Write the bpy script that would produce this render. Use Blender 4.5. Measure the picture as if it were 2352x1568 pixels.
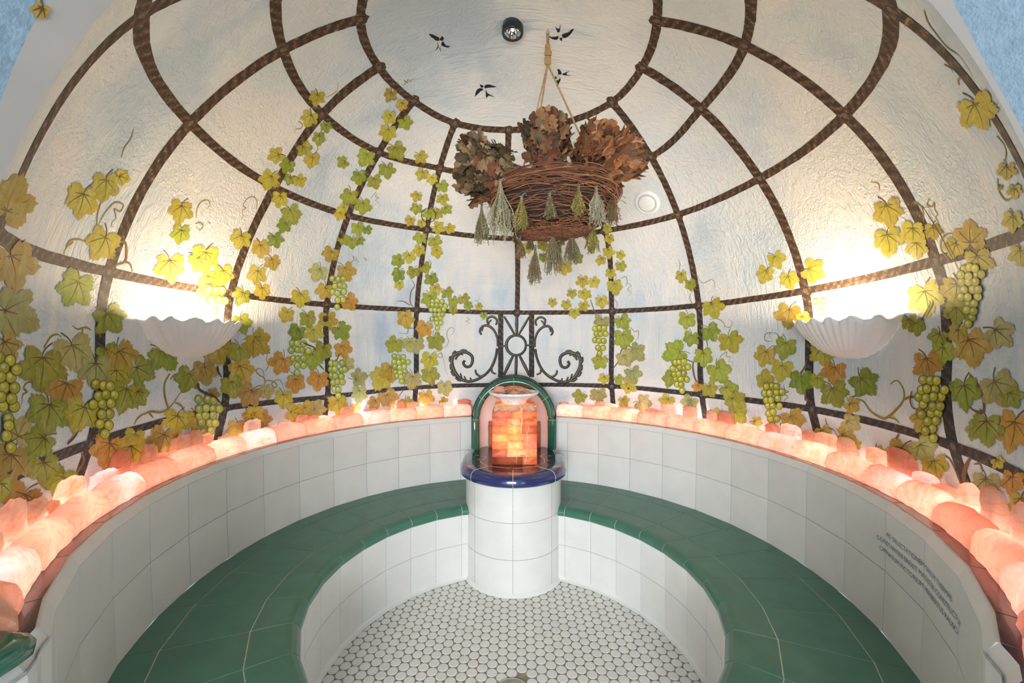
import bpy, bmesh, math, random
import numpy as np
from mathutils import Vector, Matrix
PI=math.pi
R_=math.radians
rnd=random.Random(7)
sc=bpy.context.scene
for o in list(bpy.data.objects): bpy.data.objects.remove(o)
COL=sc.collection

# ------------------------------------------------------------------ camera, world, lights
F,CX,CY=968.8,1165.08,784.4          # focal length and principal point in pixels of the 2352 x 1568 frame
EYE=1.38
X0,Y0,T0=.018,1.708,.0222            # centre of the round room and how far its axis is turned
cam=bpy.data.cameras.new('camera'); camo=bpy.data.objects.new('camera',cam); COL.objects.link(camo)
camo.location=(0,0,EYE); camo.rotation_euler=(PI/2,0,0)
cam.sensor_fit='HORIZONTAL'; cam.sensor_width=36; cam.lens=F*36/2352
cam.shift_x=(1176-CX)/2352; cam.shift_y=0; cam.clip_start=.02
sc.camera=camo
w=bpy.data.worlds.new('world'); sc.world=w; w.use_nodes=True
w.node_tree.nodes['Background'].inputs[0].default_value=(.72,.86,1,1)
w.node_tree.nodes['Background'].inputs[1].default_value=.55
def lamp(name,kind,loc,power,col,size=.1,rot=None,parent=None,sy=None,spread=None):
    l=bpy.data.lights.new(name,kind); l.energy=power; l.color=col
    o=bpy.data.objects.new(name,l); COL.objects.link(o); o.location=loc
    if kind=='AREA':
        l.shape='RECTANGLE'; l.size=size; l.size_y=sy or size
        if spread: l.spread=spread
    else: l.shadow_soft_size=size
    if rot: o.rotation_euler=rot
    if parent: o.parent=parent
    return o
# daylight that comes in through the open doorway behind the camera
lamp('doorway_daylight','AREA',(-.35,-2.5,1.15),150,(.93,.96,1),1.5,(R_(88),0,R_(-8)),sy=1.7)
sc.view_settings.view_transform='Standard'; sc.view_settings.look='None'
sc.view_settings.exposure=0.45; sc.view_settings.gamma=1; sc.view_settings.use_curve_mapping=False
SCONCE_W=12.5; LED_W=.75; SALT_LAMP_W=2.9

# ------------------------------------------------------------------ helpers
def tag(o,label=None,cat=None,group=None,kind=None):
    if label: o['label']=label
    if cat: o['category']=cat
    if group: o['group']=group
    if kind: o['kind']=kind
    return o
def empty(name,loc,rz=0):
    o=bpy.data.objects.new(name,None); COL.objects.link(o); o.location=loc; o.rotation_euler=(0,0,rz)
    o.empty_display_size=.05; return o
def link(name,bm,mats,parent=None,smooth=False,loc=None):
    me=bpy.data.meshes.new(name); bm.to_mesh(me); bm.free()
    if not isinstance(mats,(list,tuple)): mats=[mats]
    for m in mats: me.materials.append(m)
    if smooth:
        me.polygons.foreach_set('use_smooth',[True]*len(me.polygons))
    o=bpy.data.objects.new(name,me); COL.objects.link(o)
    if parent: o.parent=parent
    if loc: o.location=loc
    return o
def loc_of(th,r,z):                       # room polar coordinates (degrees, 0 = straight ahead) to world
    a=R_(th)+T0
    return Vector((X0+r*math.sin(a),Y0+r*math.cos(a),z))
def room(x,y,z):                          # room cartesian to world
    return Vector((X0+x*math.cos(T0)+y*math.sin(T0),Y0-x*math.sin(T0)+y*math.cos(T0),z))
def quad(bm,a,b,c,d,mi=0):
    f=bm.faces.new([bm.verts.new(p) for p in (a,b,c,d)]); f.material_index=mi; return f
def box(bm,c,s,mi=0,mat=None):
    x,y,z=s[0]/2,s[1]/2,s[2]/2; c=Vector(c)
    P=[Vector(p) for p in ((-x,-y,-z),(x,-y,-z),(x,y,-z),(-x,y,-z),(-x,-y,z),(x,-y,z),(x,y,z),(-x,y,z))]
    if mat: P=[mat@p for p in P]
    V=[bm.verts.new(c+p) for p in P]; fs=[]
    for f in ((0,3,2,1),(4,5,6,7),(0,1,5,4),(1,2,6,5),(2,3,7,6),(3,0,4,7)):
        q=bm.faces.new([V[i] for i in f]); q.material_index=mi; fs.append(q)
    return V,fs
def tube(bm,pts,rad,n=6,mi=0,cap=True):
    pts=[Vector(p) for p in pts]; rings=[]
    up=Vector((0,0,1))
    for i,p in enumerate(pts):
        t=(pts[min(i+1,len(pts)-1)]-pts[max(i-1,0)])
        if t.length<1e-9: t=Vector((0,0,1))
        t.normalize()
        a=t.cross(up)
        if a.length<.05: a=t.cross(Vector((0,1,0)))
        a.normalize(); b=t.cross(a)
        r=rad[i] if isinstance(rad,(list,tuple)) else rad
        rings.append([bm.verts.new(p+a*r*math.cos(k*2*PI/n)+b*r*math.sin(k*2*PI/n)) for k in range(n)])
    for A,B in zip(rings,rings[1:]):
        for k in range(n):
            f=bm.faces.new((A[k],A[(k+1)%n],B[(k+1)%n],B[k])); f.material_index=mi
    if cap:
        for ring in (rings[0],rings[-1]):
            f=bm.faces.new(ring); f.material_index=mi
    return rings
def lathe(bm,prof,n=32,c=(0,0,0),mi=0,M=None):
    c=Vector(c); rings=[]
    for r,z in prof:
        if r<1e-6:
            p=Vector((0,0,z)); p=M@p if M else p; rings.append([bm.verts.new(c+p)]); continue
        ring=[]
        for k in range(n):
            p=Vector((r*math.cos(k*2*PI/n),r*math.sin(k*2*PI/n),z)); p=M@p if M else p
            ring.append(bm.verts.new(c+p))
        rings.append(ring)
    for A,B in zip(rings,rings[1:]):
        for k in range(n):
            a=[A[k%len(A)],A[(k+1)%len(A)],B[(k+1)%len(B)],B[k%len(B)]]
            u=[]
            for v in a:
                if v not in u: u.append(v)
            if len(u)>2:
                f=bm.faces.new(u); f.material_index=mi
def lerp(a,b,t): return a+(b-a)*t
def hsh(*a):
    s=math.sin(sum(v*k for v,k in zip(a,(12.9898,78.233,37.719,9.151))))*43758.5453
    return s-math.floor(s)

# ------------------------------------------------------------------ materials
class NT:
    def __init__(s,name):
        s.m=bpy.data.materials.new(name); s.m.use_nodes=True; s.t=s.m.node_tree; s.n=s.t.nodes; s.l=s.t.links
        s.b=s.n['Principled BSDF']; s.out=s.n['Material Output']
    def add(s,k,**kw):
        x=s.n.new(k)
        for a,v in kw.items(): setattr(x,a,v)
        return x
    def inp(s,node,i,v):
        if isinstance(v,bpy.types.NodeSocket): s.l.new(v,node.inputs[i])
        else: node.inputs[i].default_value=v
    def noise(s,vec,scale,detail=3,rough=.5,dist=0,col=False):
        x=s.add('ShaderNodeTexNoise'); 
        if vec is not None: s.l.new(vec,x.inputs['Vector'])
        x.inputs['Scale'].default_value=scale; x.inputs['Detail'].default_value=detail
        x.inputs['Roughness'].default_value=rough; x.inputs['Distortion'].default_value=dist
        return x.outputs['Color' if col else 'Fac']
    def coord(s,k='Object'): return s.add('ShaderNodeTexCoord').outputs[k]
    def mapping(s,vec,scale=(1,1,1),rot=(0,0,0),loc=(0,0,0)):
        x=s.add('ShaderNodeMapping'); s.l.new(vec,x.inputs[0]); x.inputs['Scale'].default_value=scale
        x.inputs['Rotation'].default_value=rot; x.inputs['Location'].default_value=loc; return x.outputs[0]
    def ramp(s,fac,stops):
        x=s.add('ShaderNodeValToRGB'); s.l.new(fac,x.inputs[0]); e=x.color_ramp.elements
        while len(e)<len(stops): e.new(.5)
        for q,(p,c) in zip(e,stops):
            q.position=p; q.color=(*c,1) if len(c)==3 else c
        return x.outputs[0]
    def mix(s,fac,a,b,mode='MIX'):
        x=s.add('ShaderNodeMix',data_type='RGBA',blend_type=mode)
        s.inp(x,0,fac)
        for i,v in ((6,a),(7,b)):
            if not isinstance(v,bpy.types.NodeSocket) and len(v)==3: v=(*v,1)
            s.inp(x,i,v)
        return x.outputs[2]
    def math(s,op,a,b=None):
        x=s.add('ShaderNodeMath',operation=op); s.inp(x,0,a)
        if b is not None: s.inp(x,1,b)
        return x.outputs[0]
    def bump(s,h,strength=.3,dist=.01):
        x=s.add('ShaderNodeBump'); s.l.new(h,x.inputs['Height']); x.inputs['Strength'].default_value=strength
        x.inputs['Distance'].default_value=dist; s.l.new(x.outputs[0],s.b.inputs['Normal'])
    def base(s,v):
        if isinstance(v,bpy.types.NodeSocket): s.l.new(v,s.b.inputs['Base Color'])
        else: s.b.inputs['Base Color'].default_value=(*v,1)
    def p(s,**kw):
        for a,v in kw.items(): s.b.inputs[a.replace('_',' ')].default_value=v
        return s
def simple(name,c,rough=.5,metal=0,var=.08,scale=20,bump=0,coat=0,spec=.5):
    t=NT(name); n=t.noise(t.coord(),scale,4)
    lo=tuple(max(0,v*(1-var)) for v in c); hi=tuple(min(1,v*(1+var)) for v in c)
    t.base(t.ramp(n,[(.3,lo),(.7,hi)])); t.p(Roughness=rough,Metallic=metal,Coat_Weight=coat)
    t.b.inputs['Specular IOR Level'].default_value=spec
    if bump: t.bump(t.noise(t.coord(),scale*3,4),bump,.004)
    return t.m
TILE=simple('white_glazed_tile',(.72,.72,.685),.28,var=.035,scale=9,bump=.04)
TILE_FLOOR=simple('white_penny_tile',(.74,.735,.70),.35,var=.05,scale=14)
GROUT=simple('grey_grout',(.42,.42,.40),.9,var=.2,scale=60)
GROUT_BROWN=simple('brown_floor_grout',(.30,.255,.18),.9,var=.35,scale=30)
GROUT_CREAM=simple('cream_grout',(.62,.55,.42),.9,var=.15,scale=50)
GREEN=simple('green_glazed_tile',(.045,.160,.108),.34,var=.12,scale=12,coat=.15)
GREEN_TRIM=simple('green_glazed_trim',(.022,.12,.075),.14,var=.15,scale=20,coat=.6)
PLUM=simple('plum_brown_glaze',(.022,.014,.042),.25,var=.25,scale=10,coat=.4)
BLUE=simple('cobalt_blue_glaze',(.018,.028,.125),.14,var=.2,scale=16,coat=.7)
BLUEDARK=simple('dark_blue_glaze',(.016,.013,.030),.26,var=.2,scale=16,coat=.7)
CRUST=simple('dried_salt_crust',(.75,.66,.56),.9,var=.15,scale=90,bump=.6)
PINK=simple('pink_plaster',(.74,.60,.54),.7,var=.06,scale=8)
BLUEWALL=simple('blue_plaster',(.27,.39,.49),.75,var=.14,scale=70,bump=.25)
IRONPAINT=simple('dark_brown_paint',(.05,.038,.028),.6,var=.4,scale=50)
GYPSUM=simple('white_gypsum',(.80,.79,.78),.55,var=.04,scale=12,bump=.08)
BLACK=simple('black_metal',(.012,.011,.011),.35,var=.1)
CHROME=simple('polished_reflector',(.85,.85,.85),.08,1,var=.02)
STEEL=simple('brushed_steel',(.5,.48,.42),.35,1,var=.1)
JUTE=simple('jute_rope',(.42,.26,.11),.9,var=.35,scale=160,bump=.6)
VENTW=simple('white_plastic',(.78,.79,.77),.4,var=.02)
STRING=simple('teal_string',(.18,.34,.34),.8,var=.2)
def emit(name,c,s):
    t=NT(name); t.b.inputs['Base Color'].default_value=(*c,1); t.b.inputs['Emission Color'].default_value=(*c,1)
    t.b.inputs['Emission Strength'].default_value=s; return t.m
LEDM=emit('led_glow',(1,.84,.72),26)
BULB=emit('warm_bulb',(1,.72,.38),40)
SPOTBULB=emit('spot_bulb',(.8,.85,1),1.2)
def attr_mat(name,rough=.7,var=.25,scale=60,bump=0,trans=0,attr='col'):
    t=NT(name); a=t.add('ShaderNodeAttribute',attribute_name=attr)
    n=t.noise(t.coord(),scale,4,.6)
    g=t.ramp(n,[(.25,(1-var,)*3),(.75,(1,)*3)])
    c=t.mix(1,a.outputs['Color'],g,'MULTIPLY'); t.base(c); t.p(Roughness=rough)
    if bump: t.bump(n,bump,.002)
    if trans:
        tr=t.add('ShaderNodeBsdfTranslucent'); t.l.new(c,tr.inputs[0]); mx=t.add('ShaderNodeMixShader')
        mx.inputs[0].default_value=trans; t.l.new(t.b.outputs[0],mx.inputs[1]); t.l.new(tr.outputs[0],mx.inputs[2])
        t.l.new(mx.outputs[0],t.out.inputs[0])
    return t.m
DRYLEAF=attr_mat('dried_leaves',.75,.35,70,.3,.12)
TWIG=attr_mat('brown_twigs',.8,.4,120)
HERB=attr_mat('dried_herbs',.85,.35,200)
def salt_mat(name,trans=.55,attr='salt',light=.66):
    t=NT(name); a=t.add('ShaderNodeAttribute',attribute_name=attr)
    co=t.coord('Object')
    n=t.noise(t.mapping(co,(8,8,16),(.5,.7,.3)),1.5,7,.66,1.8)
    veins=t.ramp(n,[(.32,(.66,.22,.10)),(.43,(.95,.50,.32)),(.50,(1,.76,.62)),(.58,(1,.86,.78)),(.68,(1,.97,.94))])
    n2=t.noise(co,38,5,.7)
    spots=t.ramp(n2,[(.28,(.55,.25,.14)),(.40,(1,1,1))])
    c=t.mix(.8,veins,spots,'MULTIPLY')
    c=t.mix(1,c,a.outputs['Color'],'MULTIPLY')
    t.base(c); t.p(Roughness=.45)
    t.bump(t.noise(co,26,6,.65),.75,.014)
    tr=t.add('ShaderNodeBsdfTranslucent'); ct=t.mix(light,c,(1,.97,.94)); t.l.new(ct,tr.inputs[0]); mx=t.add('ShaderNodeMixShader')
    mx.inputs[0].default_value=trans; t.l.new(t.b.outputs[0],mx.inputs[1]); t.l.new(tr.outputs[0],mx.inputs[2])
    t.l.new(mx.outputs[0],t.out.inputs[0]); return t.m
SALT=salt_mat('pink_rock_salt',.55)
SALTLAMP=salt_mat('lamp_rock_salt',.6,light=.4)
def paint_attr(bm_or_me,name,cols):            # per-face colours to a corner colour attribute
    me=bm_or_me; at=me.color_attributes.new(name,'FLOAT_COLOR','CORNER')
    arr=np.ones((len(me.loops),4),np.float32); tot=np.zeros(len(me.polygons),np.int32)
    me.polygons.foreach_get('loop_total',tot)
    c=np.asarray(cols,np.float32); arr[:,:3]=np.repeat(c[:len(tot)],tot,axis=0)
    at.data.foreach_set('color',arr.ravel())

# plaster of the dome: off-white lime plaster with washes of blue and cream and trowel marks
def plaster():
    t=NT('painted_sky_plaster'); co=t.coord()
    n=t.noise(co,1.7,4,.55,.4)
    sky=t.ramp(n,[(.34,(.50,.57,.62)),(.46,(.66,.69,.69)),(.54,(.72,.71,.685)),(.64,(.77,.745,.70))])
    st=t.noise(t.mapping(co,(11,11,1.1)),1.5,4,.55,.5)
    streak=t.ramp(st,[(.35,(.80,.88,1)),(.58,(1,1,.99))])
    g=t.add('ShaderNodeSeparateXYZ'); t.l.new(co,g.inputs[0])
    zr=t.ramp(t.math('DIVIDE',g.outputs[2],3),[(.36,(0,0,0)),(.47,(1,1,1)),(.58,(1,1,1)),(.68,(.15,.15,.15))])
    sepz=t.add('ShaderNodeSeparateColor'); t.l.new(zr,sepz.inputs[0])
    c=t.mix(t.math('MULTIPLY',sepz.outputs[0],.75),sky,t.mix(1,sky,streak,'MULTIPLY'))
    t.base(c); t.p(Roughness=.72); t.b.inputs['Specular IOR Level'].default_value=.25
    msk=t.noise(co,4,1); 
    a=t.noise(t.mapping(co,(46,46,4),(.3,.5,.2)),1,4,.6,1.2); b=t.noise(t.mapping(co,(6,50,60),(.2,.7,1)),1,4,.6,1.2)
    sel=t.ramp(msk,[(.47,(0,0,0)),(.53,(1,1,1))])
    h=t.mix(sel,a,b)
    s=t.add('ShaderNodeSeparateColor'); t.l.new(h,s.inputs[0])
    f=t.math('ADD',s.outputs[0],t.math('MULTIPLY',t.noise(co,140,3),.25))
    t.bump(f,.9,.008); return t.m
PLASTER=plaster()
def decal(name,alpha=.86,edge=.0,rough=.7):
    t=NT(name); a=t.add('ShaderNodeAttribute',attribute_name='paint'); co=t.coord()
    n=t.noise(t.mapping(co,(1,1,.6)),42,5,.65,.6)
    g=t.ramp(n,[(.28,(.62,.64,.50)),(.45,(.92,.94,.9)),(.6,(1.05,1.03,1)),(.75,(1.1,1.0,.9))])
    c=t.mix(1,a.outputs['Color'],g,'MULTIPLY')
    lite=t.ramp(t.noise(t.mapping(co,(1,1,.55)),34,5,.7,.8),[(.50,(0,0,0)),(.66,(.34,.34,.34))])
    sp=t.add('ShaderNodeSeparateColor'); t.l.new(lite,sp.inputs[0])
    c=t.mix(sp.outputs[0],c,(.62,.60,.34)) if alpha<1 and edge>0 else c
    t.base(c); t.p(Roughness=rough); t.b.inputs['Specular IOR Level'].default_value=.2
    if alpha<1:
        v=t.math('ADD',t.math('MULTIPLY',t.noise(co,60,4,.7),edge),alpha-edge*.5)
        t.l.new(v,t.b.inputs['Alpha'])
    return t.m
LEAFP=decal('leaf_paint',.86,.45)
LINEP=decal('fine_brush_paint',1)
def ribmat():
    t=NT('rope_rod_paint'); uv=t.add('ShaderNodeUVMap',uv_map='rod').outputs[0]
    co=t.coord()
    sx=t.add('ShaderNodeSeparateXYZ'); t.l.new(uv,sx.inputs[0])
    ph=t.math('ADD',t.math('MULTIPLY',sx.outputs[0],150),t.math('MULTIPLY',sx.outputs[1],2.4))
    wv=t.math('SINE',t.math('ADD',ph,t.math('MULTIPLY',t.noise(co,9,2),9)))
    nn=t.noise(co,85,5,.7)
    v=t.math('ADD',t.math('MULTIPLY',wv,.085),t.math('MULTIPLY',nn,1.0))
    dark=t.ramp(v,[(.42,(.045,.026,.016)),(.60,(.11,.066,.040)),(.78,(.36,.25,.18))])
    grey=t.ramp(v,[(.44,(.030,.026,.024)),(.62,(.065,.056,.050)),(.80,(.26,.235,.215))])
    g=t.add('ShaderNodeSeparateXYZ'); t.l.new(co,g.inputs[0])
    k=t.ramp(t.math('DIVIDE',g.outputs[2],3),[(.44,(0,0,0)),(.56,(1,1,1))])
    c=t.mix(k,grey,dark); t.base(c); t.p(Roughness=.7); t.b.inputs['Specular IOR Level'].default_value=.2
    return t.m
RIBP=ribmat()

# ------------------------------------------------------------------ the shape of the dome
_H=np.array([-.60,-.45,-.315,.215,.714,1.003,1.166,1.285]); _Q=np.array([1.44,1.418,1.381,1.337,1.129,.844,.574,0])**2
_D=np.gradient(_Q,_H)
def q_of(h):                               # squared radius of the dome at height h over the eye (cubic Hermite)
    i=int(np.clip(np.searchsorted(_H,h)-1,0,len(_H)-2)); x0,x1=_H[i],_H[i+1]; L=x1-x0; t=(h-x0)/L
    return ((2*t**3-3*t*t+1)*_Q[i]+(t**3-2*t*t+t)*L*_D[i]+(-2*t**3+3*t*t)*_Q[i+1]+(t**3-t*t)*L*_D[i+1])
def hR(h): return math.sqrt(max(0,q_of(min(h,1.285))))
VR,VH,VX=.808,.11,-.012                    # doorway vault: radius, springing height over the eye, axis
def onpx(x,y):                             # the dome point that a pixel of the photograph sees
    a,b=(x-CX)/F,(CY-y)/F
    def g(t):
        h=b*t
        return (a*t-X0)**2+(t-Y0)**2-(q_of(h) if h<1.285 else -1)
    lo=(a*X0+Y0)/(a*a+1)
    if g(lo)>0: lo=min((k/60 for k in range(24,120)),key=g)
    if g(lo)>0:                             # the ray passes the dome and meets the plastered doorway vault
        A_=a*a+b*b; B_=-2*(a*VX+b*VH); C_=VX*VX+VH*VH-VR*VR; t=(-B_+math.sqrt(B_*B_-4*A_*C_))/(2*A_)
        return Vector((a*t,t,EYE+b*t))
    hi=3.4
    for _ in range(34):
        m=(lo+hi)/2
        if g(m)>0: hi=m
        else: lo=m
    t=(lo+hi)/2
    return Vector((a*t,t,EYE+b*t))
def inward(p):
    h=min(p.z-EYE,1.284); e=1e-3
    if p.y<.85 and abs((p.x-X0)**2+(p.y-Y0)**2-q_of(h))>.03: return Vector((VX-p.x,0,VH-h)).normalized()
    dq=(q_of(h+e)-q_of(h-e))/(2*e)
    n=Vector((-2*(p.x-X0),-2*(p.y-Y0),dq)); return n.normalized()
def polar(p): return math.degrees(math.atan2(p.x-X0,p.y-Y0)-T0),p.z-EYE
def dome_pt(th,h):
    r=hR(h); return loc_of(th,r,EYE+h)
def vault_w(h): 
    if h<=VH: return VR
    k=VR**2-(h-VH)**2
    return math.sqrt(k) if k>0 else 0
def lim(h,s):                              # angle at which the dome meets the vault, s=+1 right, -1 left
    wv=vault_w(h); r=hR(h)
    if wv<=0 or r<=wv: return s*180.0
    xr=(VX+s*wv-X0)/r
    return s*(180-math.degrees(math.asin(min(1,abs(xr))))) - math.degrees(T0)

# dome mesh plus its painted trellis, vine and swallows, all one piece of plaster
bm=bmesh.new(); NR,NC=150,330; grid=[]
uvl=bm.loops.layers.uv.new('rod'); cl=bm.loops.layers.float_color.new('paint')
hs=[1.2845-1.864*((j/NR)**1.75) for j in range(NR+1)]
for h in hs:
    a,b=lim(h,-1),lim(h,1)
    grid.append([bm.verts.new(loc_of(lerp(a,b,i/NC),hR(h),EYE+h)) for i in range(NC+1)])
for j in range(NR):
    for i in range(NC):
        f=bm.faces.new((grid[j][i],grid[j+1][i],grid[j+1][i+1],grid[j][i+1])); f.smooth=True; f.material_index=0
NDOME=len(bm.faces)
def dv(p,off): return bm.verts.new(p+inward(p)*off)
def setc(f,c,mi):
    f.material_index=mi
    for l in f.loops: l[cl]=(*c,1)
def rod(pts,width,off=.0007,mi=1,col=(0,0,0),taper=None,rough=0):
    """painted stroke along dome points"""
    L=0; prev=None; n=len(pts); last=None
    for i,p in enumerate(pts):
        t=(pts[min(i+1,n-1)]-pts[max(i-1,0)])
        if t.length<1e-7: continue
        t.normalize(); nn=inward(p); s=t.cross(nn).normalized()
        wd=width*(taper(i/(n-1)) if taper else 1)/2
        if mi==1:                            # the painter widened the rods where the wall is seen aslant
            v=(p-Vector((0,0,EYE))).normalized(); tp=t-v*t.dot(v)
            if tp.length>.05:
                tp.normalize(); sp=s-v*s.dot(v)-tp*s.dot(tp); wd/=max(.70,min(1,sp.length*1.12))
        if rough: wa=wd*(1+rough*(hsh(i,width*99,p.x)-.5)); wb=wd*(1+rough*(hsh(i+7,width*9,p.z)-.5))
        else: wa=wb=wd
        if last is not None: L+=(p-last).length
        last=p
        q=p+nn*off
        cur=(bm.verts.new(q-s*wa),bm.verts.new(q+s*wb),L)
        if prev:
            f=bm.faces.new((prev[0],prev[1],cur[1],cur[0])); setc(f,col,mi)
            for l,(u,v) in zip(f.loops,((prev[2],-1),(prev[2],1),(cur[2],1),(cur[2],-1))): l[uvl].uv=(u,v)
        prev=cur
def blob(p,r,off,col,mi,n=12,jag=.12,seed=0,sq=1):
    nn=inward(p); a=nn.cross(Vector((0,0,1))).normalized(); b=a.cross(nn)
    c=bm.verts.new(p+nn*off); ring=[]
    for k in range(n):
        rr=r*(1+jag*(hsh(k,seed,r*50)-.5)*2)
        ring.append(bm.verts.new(p+nn*off+a*rr*math.cos(k*2*PI/n)+b*rr*sq*math.sin(k*2*PI/n)))
    for k in range(n):
        f=bm.faces.new((c,ring[k],ring[(k+1)%n])); setc(f,col,mi)
        for l in f.loops: l[uvl].uv=((l.vert.co-p).dot(a)*3,(l.vert.co-p).dot(b)/r)
def spline(P,n=8):
    out=[]; m=len(P)
    for i in range(m-1):
        a,b,c,d=P[max(i-1,0)],P[i],P[i+1],P[min(i+2,m-1)]
        for k in range(n):
            t=k/n
            out.append(tuple(.5*((2*b[j])+(c[j]-a[j])*t+(2*a[j]-5*b[j]+4*c[j]-d[j])*t*t+(3*b[j]-a[j]-3*c[j]+d[j])*t**3) for j in range(len(b))))
    out.append(tuple(P[-1])); return out

RN={1:{-4:(207,1020),-3:(515,938),-2:(752,912),-1:(955,890),1:(1405,887),2:(1612,907),3:(1865,940),4:(2190,1025)},
2:{-5:(-5,537),-4:(250,625),-3:(530,675),-2:(750,700),-1:(957,712),0:(1188,718),1:(1405,715),2:(1605,702),3:(1850,668),4:(2150,600)},
3:{-5:(325,35),-4:(437,283),-3:(630,430),-2:(800,495),-1:(980,528),0:(1187,548),1:(1390,530),2:(1557,493),3:(1745,410),4:(1940,265),5:(2045,20)},
4:{-4:(650,115),-3:(740,262),-2:(870,350),-1:(1010,387),2:(1495,360),3:(1610,250),4:(1710,105)},
5:{-4:(828,45),-3:(870,155),-2:(950,232),-1:(1045,283),2:(1405,235),3:(1475,155),4:(1510,48)}}
NODE={}
DT=26.92; HM={1:-.315,2:.215,3:.714,4:1.003,5:1.166}
for k,d in RN.items():
    for j,(x,y) in d.items(): NODE[k,j]=polar(onpx(x,y))
for k in RN:
    hk=[NODE[k,j][1] for j in RN[k]]
    for j in range(-6,7):
        if (k,j) not in NODE: NODE[k,j]=(j*DT+1.3,(HM[k] if abs(j)>4 else (sum(hk)/len(hk))))
for k in (4,5):                              # the stretch behind the basket
    for j in (0,1):
        a,b=NODE[k,-1],NODE[k,2]; t=(j+1)/3; NODE[k,j]=(lerp(a[0],b[0],t),lerp(a[1],b[1],t))
RODW=.0345
for k in RN:
    P=[NODE[k,j] for j in range(-6,7)]
    if k>=4: P=P[:-1]+[(P[-1][0],P[-1][1]),(P[0][0]+360,P[0][1])]
    S=spline(P,12)
    pts=[dome_pt(th,h) for th,h in S if lim(h,-1)-1<th<(lim(h,1)+1 if k<4 else 999)]
    rod(pts,RODW*(.9 if k in (1,2) else 1),rough=.12)
for j in range(-6,7):
    ks=[1,2,3,4,5]
    P=[NODE[k,j] for k in ks]
    if j==0: P=[NODE[2,0],NODE[3,0],NODE[4,0],NODE[5,0]]
    else: P=[(P[0][0]+(0 if abs(j)>4 else 0),-.50)]+P
    if abs(j)==6: P=[NODE[4,j],NODE[5,j]]
    S=spline(P,10); S=[(th,h) for th,h in S if lim(h,-1)-1<th<lim(h,1)+1 or h>.9]
    if len(S)>2: rod([dome_pt(*s) for s in S],RODW,off=.0009,rough=.12)
for (k,j),v in NODE.items():
    if (k==1 and j==0) or (abs(j)==6 and k<4): continue
    p=dome_pt(*v); blob(p,.030,.0010,(0,0,0),1,14,.18,k*13+j)
    blob(p,.011,.0012,(.16,.12,.09),3,9,.3,k+j)

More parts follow.
